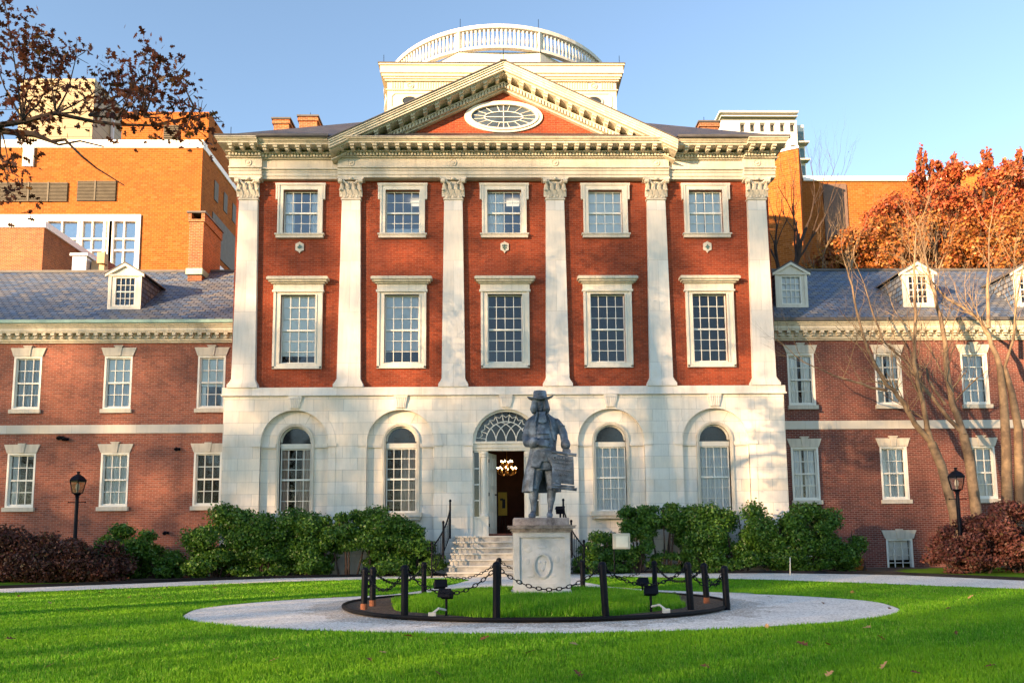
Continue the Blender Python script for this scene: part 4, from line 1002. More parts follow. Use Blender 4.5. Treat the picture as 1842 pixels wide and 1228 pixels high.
m=MB(); m.box(-23.2,-22.45,13,14.2,12,16.7); m.box(-23.3,-22.35,12.9,14.3,16.7,16.85); m.build('duct_box',m_plain('galvanised_metal',(.42,.45,.5),.12,.35,.5,metal=.3),D)
m=MB(); m.box(-22.4,-21.7,13.4,14.4,12,16.6); m.box(-22.0,-21.6,13.2,13.6,16.4,17.0); m.build('duct_outlet',m_plain('brick_outlet',(.5,.35,.2),.2,.8),D)
m=MB(); m.add([(-21.9,13.5,16.9),(-20.6,15.5,16.0),(-20.6,15.5,15.5),(-21.9,13.5,15.5)],[(0,1,2,3)]); m.box(-21.9,-20.2,15.5,15.8,12,15.9); m.build('duct_hood',BR_WING,D)
G2=thing('golden_brick_building','broad orange brick building with angular corner bays behind the right wing','building')
m=MB(); ft=[(12.0,21.5),(18.75,18.0),(20.6,22),(27.5,22),(30.2,22),(31.9,20.2),(33.5,22),(60,22),(60,50),(12,50)]
m.prismz(ft,5,25.6); m.box(32.4,60,24,50,25.6,27); m.build('wall',BR_ORANGE,G2)
m=MB(); cp=[(12.0,21.42),(18.75,17.9),(20.65,21.92),(30.15,21.92),(31.9,20.1),(33.55,21.92),(60,21.92),(60,50),(12,50)]; m.prismz(cp,25.6,25.75); m.box(20.65,33,21.85,22.0,25.4,25.6); m.build('coping',WHITE,G2)
m=MB(); m.box(22.0,23.6,21.9,22.1,17,25.2); m.build('recessed_strip',m_plain('brown_panel',(.14,.09,.07),.2,.7),G2)
m=MB(); m.box(12,14.2,20.2,20.3,19.5,19.7); m.build('white_band',WHITE,G2)
T2=thing('highrise_tower','distant white highrise with square windows and balconies above the right cornice','building')
m=MB(); y=90; hs=[(40.05+1.66*i,40.95+1.66*i,67.75-k*3.9,69.35-k*3.9) for i in range(6) for k in range(7)]
m.wall(36.6,49.5,30,69.75,y,.8,hs); m.quad((36.6,y,30),(36.6,y+20,30),(36.6,y+20,69.7),(36.6,y,69.7)); m.quad((49.5,y,30),(49.5,y+20,30),(49.5,y+20,69.7),(49.5,y,69.7))
m.box(49.52,51.3,y+1.5,y+18,30,69.8); m.build('wall',m_plain('white_concrete',(.55,.55,.54),.04,.7),T2)
m=MB(); m.box(36.6,49.7,y-.5,y+20,70.85,71.15); m.box(36.9,49.6,y-.3,y+20,70.3,70.45); m.build('roof_slab',m_plain('slab_white',(.6,.6,.58),.04,.6),T2)
m=MB(); m.box(37.2,49.4,y+.3,y+19,69.75,70.85); m.quad((36.7,y+.9,30),(49.4,y+.9,30),(49.4,y+.9,69.7),(36.7,y+.9,69.7)); m.build('tower_glass',m_plain('tinted_glass',(.10,.11,.10),.3,.3,.6),T2)
m=MB()
for k in range(7): z=68.3-3.0*k; m.box(49.6,51.6,y+.3,y+1.6,z-2.2,z-1.95)
m.build('balcony_slab',m_plain('balcony_grey',(.45,.44,.40),.2,.6),T2); m=MB()
for k in range(7): z=68.3-3.0*k; m.box(49.8,51.1,y+1.38,y+1.49,z-1.9,z+.3)
m.build('balcony_window',m_plain('teal_glass',(.10,.17,.19),.3,.2,.6),T2)
# ------------------------------------------------------------------ foliage helpers
def leaf_mesh(name,Pn,Nn,size,mat,shape='quad',jit=.6,seed=1):
    r=np.random.default_rng(seed); n=len(Pn)
    d=Nn+r.normal(0,jit,(n,3)); d/=np.linalg.norm(d,axis=1)[:,None]+1e-9
    a=np.cross(d,r.normal(0,1,(n,3))); a/=np.linalg.norm(a,axis=1)[:,None]+1e-9; b=np.cross(d,a)
    s=size*r.uniform(.65,1.3,n)
    if shape=='quad': T=np.array([(-.5,0),(0,-.32),(.5,0),(0,.32)])
    elif shape=='oak': T=np.array([(-.5,0),(-.3,-.12),(-.22,-.4),(-.02,-.16),(.12,-.46),(.22,-.14),(.5,-.2),(.6,0),(.5,.2),(.22,.14),(.12,.46),(-.02,.16),(-.22,.4),(-.3,.12)])
    else: T=np.array([(-.5,-.1),(0,-.42),(.5,0),(.1,.45)])
    k=len(T)
    bend=.18*(T[:,0]**2+T[:,1]**2)
    V=Pn[:,None,:]+s[:,None,None]*(a[:,None,:]*T[None,:,0,None]+b[:,None,:]*T[None,:,1,None]+d[:,None,:]*bend[None,:,None])
    F=np.arange(n*k).reshape(n,k); uv=np.zeros((n,k,2)); uv[:,:,0]=np.clip(r.beta(2,2,n),0,1)[:,None]; uv[:,:,1]=r.uniform(0,1,n)[:,None]
    return npmesh(name,V.reshape(-1,3),F,mat,uv.reshape(-1,2))
def lobes(lb,n,seed=0,depth=.35,noise=.06):
    """points and outward normals near the surface of ellipsoid lobes (x,y,z,rx,ry,rz)"""
    r=np.random.default_rng(seed); lb=np.array(lb,float); w=(lb[:,3]*lb[:,5]); w/=w.sum(); i=r.choice(len(lb),n,p=w); q=lb[i]
    d=r.normal(0,1,(n,3)); d/=np.linalg.norm(d,axis=1)[:,None]
    rad=1-depth*r.uniform(0,1,n)**1.5+noise*r.normal(0,1,n)
    return q[:,:3]+d*q[:,3:6]*rad[:,None],d
def sublobes(lb,k,f,seed):
    r=np.random.default_rng(seed); o=[]
    for (x,y,z,rx,ry,rz) in lb:
        for _ in range(k):
            d=r.normal(0,1,3); d/=np.linalg.norm(d); s=f*r.uniform(.6,1.25)
            o.append((x+d[0]*rx*(1-f*.6),y+d[1]*ry*(1-f*.6),z+d[2]*rz*(1-f*.6),rx*s,ry*s,rz*s))
    return o
def limbs(m,p,d,L,r,depth,rnd,spread=.55,up=.15,n=5,kids=(2,3),shrink=.68,tips=None,seg=4):
    P=[Vector(p)]; d=Vector(d).normalized(); rad=[r]
    for i in range(seg):
        d=(d+Vector((rnd.gauss(0,.12),rnd.gauss(0,.12),rnd.gauss(0,.10)+up*.3))).normalized(); P.append(P[-1]+d*L/seg); rad.append(r*(1-.45*(i+1)/seg))
    m.tube(P,rad,n if depth>1 else 4,cap=False)
    if depth<=0:
        if tips is not None: tips.append(P[-1])
        return
    for k in range(rnd.randint(*kids)):
        t=rnd.uniform(.45,1); i=min(seg,max(1,round(t*seg))); nd=(d+Vector((rnd.gauss(0,spread),rnd.gauss(0,spread),rnd.gauss(0,spread*.7)+up))).normalized()
        limbs(m,P[i],nd,L*shrink*rnd.uniform(.8,1.15),rad[i]*.62,depth-1,rnd,spread,up,n,kids,shrink,tips,seg)
# shrubs
def shrub(label,loc,lb,nl,size,mat,seed,grp=None,shape='quad',k=16,f=.36,stems=5,jit=.9,depth=.8,name='shrub'):
    t=thing(name,label,'shrub',loc,group=grp)
    sl_=sublobes(lb,k,f,seed); P,Nn=lobes(sl_,nl,seed,depth,.14); g=P[:,2]>.03; P,Nn=P[g],Nn[g]
    ob('foliage',leaf_mesh('foliage',P,Nn,size,mat,shape,jit,seed),t)
    m=MB(); rnd=random.Random(seed)
    for (x,y,z,rx,ry,rz) in lb:
        for _ in range(stems): a=rnd.uniform(-.5,.5)*rx; m.tube([(x+a*.6,y,0),(x+a*.9,y+rnd.uniform(-.2,.2),z*.5),(x+a*1.5,y+rnd.uniform(-.4,.4),z+rz*.5)],[.04,.03,.012],5)
    m.build('stems',BARK_D,t); t.scale=(1,1,.945); return t
shrub('broad glossy green shrub under the first arched window from the left',(-8.3,-1.35,.1),[(-1.1,0,1.4,1.2,.85,1.0),(-.2,0,1.4,1.2,.8,1.0),(.8,0,1.45,1.25,.8,.92),(1.5,0,1.3,1.0,.7,.95),(-1.3,-.1,.5,1.2,.75,.6),(.3,-.1,.5,1.4,.7,.6),(1.4,0,.5,1.0,.7,.6)],81200,.098,L_GREEN,1)
shrub('dark green shrub with gaps at its foot under the second arched window from the left',(-5.0,-1.35,.1),[(-1.2,0,1.5,1.0,.75,.75),(-.3,0,1.6,1.0,.8,.72),(.6,0,1.55,1.1,.8,.78),(1.2,0,1.3,.9,.7,.75),(-1.4,.3,.5,.7,.5,.5),(.9,.2,.4,.8,.5,.4)],47850,.098,L_GREEN,2)
shrub('green shrub beside the left railing of the steps',(-3.3,-1.5,.1),[(0,0,.95,1.0,.75,.85),(.3,0,.5,.95,.65,.5),(-.7,0,.5,.9,.6,.5)],27550,.098,L_GREEN,3)
shrub('rounded green shrub between the dark purple shrub and the big hedge, left',(-12.2,-1.2,.06),[(-.4,0,1.2,1.05,.75,.7),(.2,0,.6,1.1,.75,.6),(-.9,0,.7,.9,.7,.65),(.9,-.1,.5,.75,.6,.5)],31900,.098,L_GREEN,4)
shrub('small green shrub right of the steps beside the beige light box',(3.15,-1.3,.1),[(0,0,.85,.78,.6,.6),(-.3,0,.4,.75,.55,.45),(.8,0,.5,.7,.5,.5)],18850,.098,L_GREEN,5)
shrub('arching green shrub below the arched window right of the statue',(5.3,-1.25,.1),[(-.9,0,1.85,.8,.6,.58),(0,0,2.0,.9,.65,.5),(.8,0,1.8,.8,.6,.65),(1.45,0,1.65,.6,.55,.55),(-.95,0,1.1,.65,.55,.8),(.2,-.0,.4,.8,.45,.35)],30450,.098,L_GREEN,6)
shrub('largest green shrub under the rightmost arched window',(9.0,-1.4,.1),[(-2.3,0,1.4,1.0,.75,1.0),(-1.2,0,1.5,1.1,.8,1.0),(0,0,1.5,1.1,.8,1.0),(1.2,0,1.45,1.1,.8,.95),(-2.9,0,1.55,.75,.6,.6),(2.1,0,1.05,.9,.75,.9),(-1.5,0,.6,1.2,.65,.5),(1.0,0,.6,1.6,.7,.6),(-2.2,0,.5,.9,.65,.55)],95700,.098,L_GREEN,7)
shrub('sparse small yellow green plant at the right end of the green hedge',(12.2,-.6,.05),[(0,0,.25,.3,.25,.3)],420,.10,L_BROWN,8,stems=3)
shrub('spreading dark purple shrub at the far left edge',(-16.9,-2.4,.05),[(0,0,1.2,1.7,1.0,1.05),(1.4,0,.85,1.5,1.0,.9),(-1.8,0,1.2,1.7,1,1.0),(.8,0,.5,2.2,1.0,.6)],46000,.10,L_PURP,9)
shrub('low dark purple shrub in front of the left street lamp',(-13.6,-2.9,.05),[(-.5,0,.75,1.4,.85,.8),(.6,0,.75,1.2,.85,.75),(1.25,0,.4,.8,.65,.5),(0,0,.4,1.9,.8,.45)],32000,.10,L_PURP,10)
shrub('wide layered red brown shrub under the bare trees at the right',(16.4,-3.1,.05),[(-1.6,0,1.0,1.4,1.0,.95),(0,0,1.35,1.6,1.1,1.1),(1.8,0,1.4,1.8,1.1,1.15),(3.6,0,1.35,1.7,1.1,1.1),(-2.3,0,.6,.9,.8,.6),(.5,0,.6,3.0,1.0,.65)],80000,.10,L_PURP2,11,k=20,f=.30)
# ------------------------------------------------------------------ bare trees in front of the right wing
def baretree(label,Y,trunks,branches,seed,twig=True):
    base=trunks[0][0][0]; t=thing('bare_tree',label,'tree',(base[0],Y,0),group=None); rnd=random.Random(seed)
    def L(P,y0=0,dy=0): return [(x-base[0],y0+dy*i/(max(1,len(P)-1)),z) for i,(x,z) in enumerate(P)]
    m=MB()
    for P,r0,r1 in trunks:
        q=L(P); k=len(q); q=[(q[0][0],0,.0)]+q; rr=[r0*1.1]+[r0+(r1-r0)*i/(k-1) for i in range(k)]; m.tube(q,rr,12,cap=False)
    m.build('trunk',BARK_P,t,smooth=True)
    tm=MB()
    for P,r0,r1 in branches:
        dy=rnd.uniform(-1.2,1.0); q=L(P,0,dy); k=len(q); m=MB()
        q2=[];rr=[]
        for i in range(k-1):
            for s in range(3):
                f=s/3; a,b=Vector(q[i]),Vector(q[i+1]); q2.append(a.lerp(b,f)+Vector((rnd.gauss(0,.018),0,rnd.gauss(0,.018)))*(1 if i+s else 0)); rr.append(r0+(r1-r0)*(i+f)/(k-1))
        q2.append(Vector(q[-1])); rr.append(r1)
        m.tube(q2,rr,10,cap=False); m.build('branch',BARK_P,t,smooth=True)
        if twig:
            for i in range(3,len(q2)):
                sd=rnd.choice((-1,1)); d=(q2[i]-q2[i-1]).normalized()+Vector((sd*rnd.uniform(.4,1.0),rnd.uniform(-.6,.6),rnd.uniform(.1,.6)))
                limbs(tm,q2[i],d,rnd.uniform(.7,1.7),max(.009,rr[i]*.3),3 if i%3==0 else 2,rnd,.5,.1,4,(2,3),.70)
            limbs(tm,q2[-1],q2[-1]-q2[-3],1.3,max(.015,r1*.8),3,rnd,.42,.08,5,(2,3),.70)
    if twig: tm.build('twigs',BARK_T,t)
    return t
baretree('leaning pale bare tree, leftmost of the three before the right wing',-1.0,[([(15.38,2.0),(15.06,3.67),(14.76,4.51)],.15,.14)],
 [([(14.76,4.51),(14.18,5.14),(13.73,5.85),(13.14,6.49),(12.56,7.42),(12.26,8.28),(11.92,9.87),(11.68,10.67)],.10,.02),
  ([(13.3,6.35),(12.51,6.55),(11.48,6.92),(10.45,7.42)],.055,.015),([(14.76,4.51),(14.54,5.28),(14.32,6.2),(14.1,7.2),(14.16,8.63),(14.11,9.57),(14.12,10.81),(14.15,11.7)],.095,.02)],21)
baretree('pale bare tree just right of the right street lamp, middle of three',-1.0,[([(16.16,2.0),(16.05,3.95),(15.91,4.78)],.17,.14)],
 [([(15.91,4.78),(15.7,5.84),(15.66,7.19),(15.73,8.62),(15.62,10.08),(15.56,10.81),(15.49,11.92)],.12,.025),
  ([(15.91,4.78),(15.33,5.63),(14.96,6.27),(14.65,6.91),(14.27,7.62),(13.68,8.27),(13.34,9.72),(13.25,10.52)],.075,.018),
  ([(15.35,5.84),(14.92,6.76),(14.95,7.19),(14.55,7.55)],.05,.02),([(15.66,6.19),(15.42,6.76),(15.57,7.47),(15.82,8.41)],.03,.012)],22)
baretree('twin stemmed pale bare tree at the right edge of the view',-.8,[([(17.36,2.0),(17.52,4.35),(17.56,6.11),(17.51,7.25)],.18,.10),([(17.8,2.0),(18.0,5.05),(17.86,6.32),(17.68,7.18)],.16,.08)],
 [([(17.51,7.25),(17.31,8.4),(17.15,9.05),(16.62,9.56),(16.08,10.08),(15.7,10.81)],.09,.02),([(17.22,8.62),(17.3,10.07),(17.39,10.81),(17.55,12.29)],.07,.015),
  ([(17.68,7.18),(17.78,8.04),(17.82,9.34),(17.97,10.81)],.05,.015),([(17.73,7.32),(18.18,8.47),(18.35,9.71),(18.35,10.66)],.045,.012)],23)
# trees behind the right wing
def dark_tree(label,x,y,z0,H,seed,depth=5,mat=BARK_D,n=3,r=.16,name='bare_tree'):
    t=thing(name,label,'tree',(x,y,0)); rnd=random.Random(seed); m=MB(); m.tube([(0,0,0),(.1,0,z0*.5),(0,0,z0)],[r*1.5,r*1.2,r],8); m.build('trunk',mat,t)
    m=MB()
    for i in range(n): limbs(m,(0,0,z0-.5+i*.3),((i-(n-1)/2)*.5+rnd.uniform(-.1,.1),rnd.uniform(-.3,.3),1),H*.34,r*.8,depth,rnd,.3,.25,5,(2,3),.74)
    m.build('branches',mat,t); return t
dark_tree('dark leafless tree beside the right edge of the pillared block, behind the wing roof',13.9,9,13.2,9,31,5,BARK_D,4)
dark_tree('thin brown leafless tree in front of the golden brick building, behind the wing roof',17.2,10,13.0,6.5,32,5,BARK_T,4,.1)
dark_tree('small brown leafless tree below the scarlet tree, behind the right wing roof',21.5,10,13.0,6.0,33,5,BARK_T,4,.1)
def leafy(label,loc,lb,nl,size,mat,seed,k=12,f=.36,name='autumn_tree',depth=.6):
    t=thing(name,label,'tree',loc); rnd=random.Random(seed); sl_=sublobes(lb,k,f,seed); P,Nn=lobes(sl_,nl,seed,depth,.32)
    ob('crown',leaf_mesh('crown',P,Nn,size,mat,'x',.8,seed),t)
    m=MB(); m.tube([(0,0,0),(.2,0,6),(0,0,12)],[.35,.3,.25],8)
    for (x,y,z,rx,ry,rz) in lb: m.tube([(0,0,10),(x*.5,y*.5,(10+z)/2+.5),(x,y,z),(x*1.1,y,z+rz*.8)],[.2,.14,.08,.03],6)
    m.build('trunk',BARK_D,t); return t
leafy('scarlet and orange maple towering behind the right wing roof',(25.6,13.5,0),[(-2.0,0,20.0,1.7,2,1.6),(.3,0,20.3,1.9,2,1.7),(2.6,0,20.1,1.8,2,1.7),(4.5,0,20.0,1.6,2,1.7),(-3.6,0,18.6,1.7,1.8,1.3),(1,0,18.4,2.4,2,1.5),(4.2,0,18.3,2.2,2,1.6),(-1.75,0,22.0,.28,.4,1.3),(-1.1,0,21.6,.3,.4,.9),(.1,0,21.9,.4,.5,.9),(2.0,0,22.2,.3,.4,1.1),(3.0,0,21.6,.35,.5,.9),(3.9,0,22.1,.3,.4,1.0),(-.6,0,21.5,.4,.5,.8)],62000,.16,L_RED,41,k=24,f=.26,depth=1.0)
leafy('golden orange tree below the scarlet maple behind the right wing',(22.5,11.5,0),[(-4.2,0,15.6,1.7,1.5,1.6),(-1.9,0,16.1,1.9,1.5,1.9),(.6,0,16.3,2.0,1.5,2.0),(3.2,0,16.0,2.2,1.5,2.2),(-5.6,0,14.4,1.6,1.5,1.1),(5.5,0,16.3,2,1.5,2.3)],62000,.16,L_ORANGE,42,k=22,f=.28,depth=.9)
leafy('brown and gold leaved tree low behind the ridge of the right wing',(16.0,12.0,0),[(-1.6,0,13.7,1.0,1.3,1.1),(.2,0,14.2,1.4,1.3,1.2),(2.0,0,14.9,1.6,1.3,1.5),(3.6,.5,15.6,1.5,1.3,1.5),(1.2,0,13.6,2.6,1.2,.8)],24000,.15,L_BROWN,43,k=20,f=.3,depth=.9)
# oak branch reaching in from the left near the camera
OY=-15.0
t=thing('oak_tree','oak with rusty autumn leaves whose branches reach in at the top left','tree',(-12.5,OY,0))
m=MB(); m.tube([(0,0,0),(.1,0,3),(.4,0,6.2),(.2,0,11),(-.5,0,15)],[.42,.36,.30,.22,.1],14,cap=False); m.build('trunk',BARK_D,t,smooth=True)
m=MB(); rnd=random.Random(5); X0=12.5
b1=[(-12.2,5.9),(-10.5,7.2),(-9.3,7.75),(-8.27,7.94),(-7.93,8.08),(-7.4,8.18),(-6.87,8.15),(-6.42,8.09),(-5.98,8.13),(-5.18,8.28)]
b2=[(-9.3,7.75),(-8.27,7.90),(-7.74,7.85),(-7.38,7.71),(-7.02,7.75),(-6.67,7.69)]
b3=[(-7.5,7.78),(-7.29,7.8),(-7.01,7.52),(-6.83,7.38),(-6.33,7.05)]
for P,r0,r1 in ((b1,.12,.012),(b2,.05,.012),(b3,.028,.008)): m.tube([(x+X0,rnd.gauss(0,.05)+(x+9)*.06,z) for x,z in P],[max(r1,(r0 if i<3 else r0*.42)+(r1-r0*.42)*max(0,i-2)/(len(P)-3)) for i in range(len(P))] if len(P)>5 else [r0+(r1-r0)*i/(len(P)-1) for i in range(len(P))],8,cap=False)
cl=[(-8.11,9.57,.35),(-7.82,9.18,.35),(-8.16,8.99,.4),(-8.17,8.41,.3),(-7.45,9.09,.22),(-7.19,9.23,.22),(-6.99,8.9,.25),(-6.65,9.09,.22),(-6.28,9.0,.25),(-5.93,9.09,.2),(-5.65,8.9,.22),(-6.18,8.71,.28),(-5.36,8.42,.25),(-5.62,8.3,.25),(-5.08,8.14,.2),(-5.2,7.72,.2),(-8.15,7.38,.22),(-8.12,6.91,.25),(-6.52,8.37,.25),(-7.25,8.61,.3),(-5.9,8.42,.28),(-7.78,8.51,.25),(-8.0,9.75,.2),(-5.4,8.75,.2),(-6.0,8.15,.25),(-7.0,8.35,.25),(-7.6,8.75,.25),(-5.15,7.95,.15),(-7.35,7.95,.2),(-6.4,8.0,.2),(-7.75,7.6,.12),(-5.6,7.95,.18)]
P=[];main=[(x,z) for x,z in b1[3:]]
r2=np.random.default_rng(3)
for (x,z,r) in cl:
    s=min(main+[(-6.67,7.69),(-7.38,7.71)] ,key=lambda q:(q[0]-x+.25)**2+(q[1]-z)**2); y=rnd.uniform(-.5,.5)
    m.tube([(s[0]+X0,0,s[1]),((s[0]*.55+x*.45)+X0+rnd.gauss(0,.06),y*.5,(s[1]*.6+z*.4)+.02),(x+X0,y,z)],[.018,.011,.006],5,cap=False)
    for _ in range(5): a=rnd.uniform(0,2*pi); m.tube([(x+X0,y,z),(x+X0+r*math.cos(a),y+rnd.uniform(-.2,.2),z+r*math.sin(a))],[.006,.004],4,cap=False)
    n_=int(rnd.uniform(.8,1.2)*{True:72,False:52}[x<-7.6]*(r/.25)**1.3); q=r2.normal(0,1,(n_,3))*np.array([r*.62,.28,r*.62])+np.array([x+X0,y,z]); P.append(q)
# upper crown outside the picture
up=[(-2.5,0,11,3,3,2.5),(-1.5,-1,13,3,3,2.5),(-3,1,14,3,3,2.5),(-5,0,12,3,3,3),(.3,.5,10.8,1.4,2,1.0)]
q,_=lobes(sublobes(up,8,.4,5),5500,5,.9); P.append(q)
P=np.concatenate(P); m.build('branches',BARK_D,t)
ob('leaves',leaf_mesh('leaves',P,r2.normal(0,1,P.shape),.105,L_OAK,'oak',1.0,6),t)
# ------------------------------------------------------------------ statue
PX0,PY0=.62,-10.6
pd=thing('stone_pedestal','weathered white stone pedestal with moulded cap standing on the grass mound','pedestal',(.59,PY0,.1))
m=MB(); h=.62
m.box(-h,h,-h,h,-.05,.1); m.box(-h+.03,h-.03,-h+.03,h-.03,.1,.15); m.box(-h+.05,h-.05,-h+.05,h-.05,.15,.2); m.build('plinth',PED,pd)
m=MB(); q=.575
# shaft with recessed front panel
m.wall(-q,q,.2,1.36,-q,.035,[(-.46,.46,.28,.97+.26)]); m.quad((-.46,-q+.035,.28),(.46,-q+.035,.28),(.46,-q+.035,1.23),(-.46,-q+.035,1.23))
for s in (-1,1): m.quad((s*q,-q,.2),(s*q,q,.2),(s*q,q,1.36),(s*q,-q,1.36))
m.quad((-q,q,.2),(q,q,.2),(q,q,1.36),(-q,q,1.36)); m.build('shaft',PED,pd)
m=MB(); ring(m,.0,.66,.15,.21,.175,.245,-q-.005,-q+.04,40); ring(m,.0,.66,.18,.25,.2,.27,-q+.015,-q+.04,40); m.ell(0,-q+.04,.66,.085,.015,.13); m.ell(.05,-q+.038,.72,.035,.02,.04); m.ell(-.05,-q+.038,.72,.035,.02,.04); m.ell(0,-q+.036,.58,.05,.02,.035)
for a,b,c,e in ((.28,.98,.1,.08),(-.28,.98,.1,.07),(.3,.78,.07,.1),(-.3,.75,.06,.09),(.22,.45,.08,.04),(-.22,.45,.08,.04),(0,1.03,.12,.05)): m.ell(a,-q+.042,b,c,.014,e)
m.build('relief',PED,pd,smooth=True)
m=MB()
for z0,z1,e in ((1.33,1.37,.60),(1.37,1.41,.63),(1.41,1.455,.68),(1.455,1.47,.70)): m.box(-e,e,-e,e,z0,z1)
m.build('cap',PED2,pd)
pl=MB(); pl.box(-.575,.575,-.5,.5,1.47,1.635); o=pl.build('statue_base_slab',PED2,pd)
bv=o.modifiers.new('bevel','BEVEL'); bv.width=.02; bv.segments=2
S=thing('bronze_statue','blue grey statue of a standing man in hat and long coat holding a scroll','statue',(PX0,PY0,1.735))
def p(px,py): return ((px-972)/84.,(929-py)/83.2)
def q4(px,py,y,r): a,b=p(px,py); return (a,y,b,r)
def remesh(o,v=.014,smooth=2):
    r=o.modifiers.new('remesh','REMESH'); r.mode='VOXEL'; r.voxel_size=v; r.use_smooth_shade=True
    if smooth: s=o.modifiers.new('smooth','SMOOTH'); s.iterations=smooth; s.factor=.5
m=MB()
def leg(pts): m.cones([q4(*a) for a in pts],14)
leg([(966,832,.02,.15),(963,858,-.03,.125),(960,873,-.05,.095),(959,882,-.02,.098),(958,893,.0,.095),(958,905,.0,.065),(958,916,-.01,.055)])
leg([(988,832,.04,.15),(990,858,.05,.125),(991,873,.04,.095),(991,884,.07,.095),(990,895,.08,.09),(989,906,.07,.062),(988,916,.06,.053)])
# shoes
for (px,y,tx) in ((957,-.02,-.05),(987,.05,-.01)):
    x,_=p(px,920); m.cones([(x,y+.06,.07,.065),(x+tx*.3,y-.06,.06,.07),(x+tx,y-.17,.045,.062),(x+tx*1.3,y-.24,.035,.045)],12); m.box(x-.05,x+.05,y+.0,y+.12,0,.05)
    m.box(x+tx*.3-.045,x+tx*.3+.045,y-.09,y-.04,.12,.145)
# knee bands
for px,y in ((959,-.05),(991,.04)):
    x,z=p(px,876); m.lathe([(.085,z-.03),(.108,z-.03),(.112,z),(.108,z+.03),(.085,z+.03)],x,y,18)
# torso, neck, head
tx,tz=p(979,835)
m.loft([(.06,.02,1.02,.24,.19),(.06,.0,1.15,.25,.2),(.07,-.01,1.35,.255,.215),(.07,-.0,1.5,.25,.2),(.06,.02,1.75,.28,.19),(.06,.03,1.98,.30,.18),(.05,.04,2.12,.26,.15),(.03,.04,2.2,.13,.12),(.02,.03,2.3,.10,.10)],24)
HX,HZ=p(972,725)
m.ell(HX,-.01,HZ+.02,.125,.15,.185,16,12); m.ell(HX,-.06,HZ-.08,.095,.1,.1)   # skull, jaw
m.ell(HX-.005,-.165,HZ-.01,.022,.04,.05); m.ell(HX-.005,-.185,HZ-.035,.03,.03,.022)  # nose
m.ell(HX-.05,-.125,HZ+.045,.05,.03,.016); m.ell(HX+.05,-.125,HZ+.045,.05,.03,.016)   # brows
for s in (-1,1): m.ell(HX+s*.048,-.135,HZ+.018,.022,.02,.013); m.ell(HX+s*.06,-.11,HZ-.04,.035,.04,.03); m.ell(HX+s*.125,0,HZ,.02,.03,.045)
m.ell(HX,-.148,HZ-.078,.036,.022,.009); m.ell(HX,-.146,HZ-.096,.032,.022,.011); m.ell(HX,-.12,HZ-.15,.04,.04,.03)
# hands
def hand(wx,wy,wz,dirv,up,L=.27,curl=.6,side=1):
    d=Vector(dirv).normalized(); n=Vector(up); n=(n-d*n.dot(d)).normalized(); s=d.cross(n)*side; w=Vector((wx,wy,wz))
    pc=w+d*L*.25
    for k in range(4): a=w+s*(k-1.5)*.022; b=w+d*L*.45+s*(k-1.5)*.036; m.cones([(*a,.032),(*b,.026)],10)
    for k,l in enumerate((.44,.52,.48,.38)):
        a=w+d*L*.45+s*(k-1.5)*.038; P_=[(*a,.021)]; dd=d.copy(); pos=a
        for j,ff in enumerate((.42,.33,.25)):
            dd=(dd-n*curl*(.6+.3*j)).normalized(); pos=pos+dd*L*l*ff*1.0; P_.append((*pos,.019-.002*j))
        m.cones(P_,8)
    a=w+d*L*.1-s*.045; b=a+(d*.6-s*.75-n*.2).normalized()*L*.24; c=b+(d*.9-s*.15-n*.4).normalized()*L*.18; m.cones([(*a,.03),(*b,.023),(*c,.018)],8)
x,z=p(966,798); hand(x,-.30,z,(1,-.1,-.05),(.0,-1,.25),.25,.35,1)
x,z=p(1016,806); hand(x,-.16,z,(.0,-.12,-1),(0,1,-.1),.22,.75,-1)
bo=m.build('body',LEADST,S); remesh(bo,.013,1)
# coat
m=MB()
m.loft([(.055,.05,1.28,.29,.215),(.055,.05,1.45,.272,.21),(.055,.05,1.65,.30,.215),(.05,.06,1.9,.335,.21),(.045,.06,2.05,.35,.19),(.04,.06,2.13,.32,.165),(.035,.06,2.19,.24,.145),(.03,.05,2.25,.15,.12)],28)
# arms in sleeves
m.cones([q4(954,758,.04,.098),q4(949,770,.06,.096),q4(946,785,.05,.093),q4(948,795,-.02,.094)],14)
m.cones([q4(948,795,-.02,.088),q4(955,797,-.14,.092),q4(962,797,-.22,.095)],14)
m.cones([q4(1001,758,.05,.098),q4(1009,768,.05,.094),q4(1014,779,.02,.09),q4(1015,790,-.06,.082),q4(1016,799,-.12,.085)],14)
for k in range(3): a=q4(949-k*.5,772+7*k,.05,.1); m.ell(a[0],a[1],a[2],.093,.088,.018)
for k in range(3): a=q4(1012+k*1.2,764+7*k,.03,.1); m.ell(a[0]-.01,a[1],a[2],.082,.084,.016)
# skirts: a folded shell open at the front
def shell(rings,a0,a1,th=.03,n=44,fold=.04,nf=9):
    V=[];F=[]
    for (cx,cy,z,rx,ry,e) in rings:
        for lay in (0,1):
            for k in range(n+1):
                a=R(a0+(a1-a0)*k/n); f=1+fold*e*math.sin(nf*a+.7); o_=th*lay
                V.append((cx+(rx*f-o_)*math.cos(a),cy+(ry*f-o_)*math.sin(a),z))
    w=2*(n+1)
    for i in range(len(rings)-1):
        for lay in (0,1):
            for k in range(n): b=i*w+lay*(n+1)+k; F.append((b,b+1,b+1+w,b+w))
        F.append((i*w,i*w+n+1,(i+1)*w+n+1,(i+1)*w)); F.append((i*w+n,i*w+2*n+1,(i+1)*w+2*n+1,(i+1)*w+n))
    for i in (0,len(rings)-1):
        for k in range(n): b=i*w+k; F.append((b,b+1,b+n+2,b+n+1))
    m.add(V,F)
shell([(.055,.05,1.5,.28,.215,0),(.05,.06,1.3,.315,.24,.3),(.035,.07,1.05,.365,.28,.8),(.02,.08,.8,.40,.31,1),(.01,.09,.56,.415,.33,1.2)],-50,242,.035)
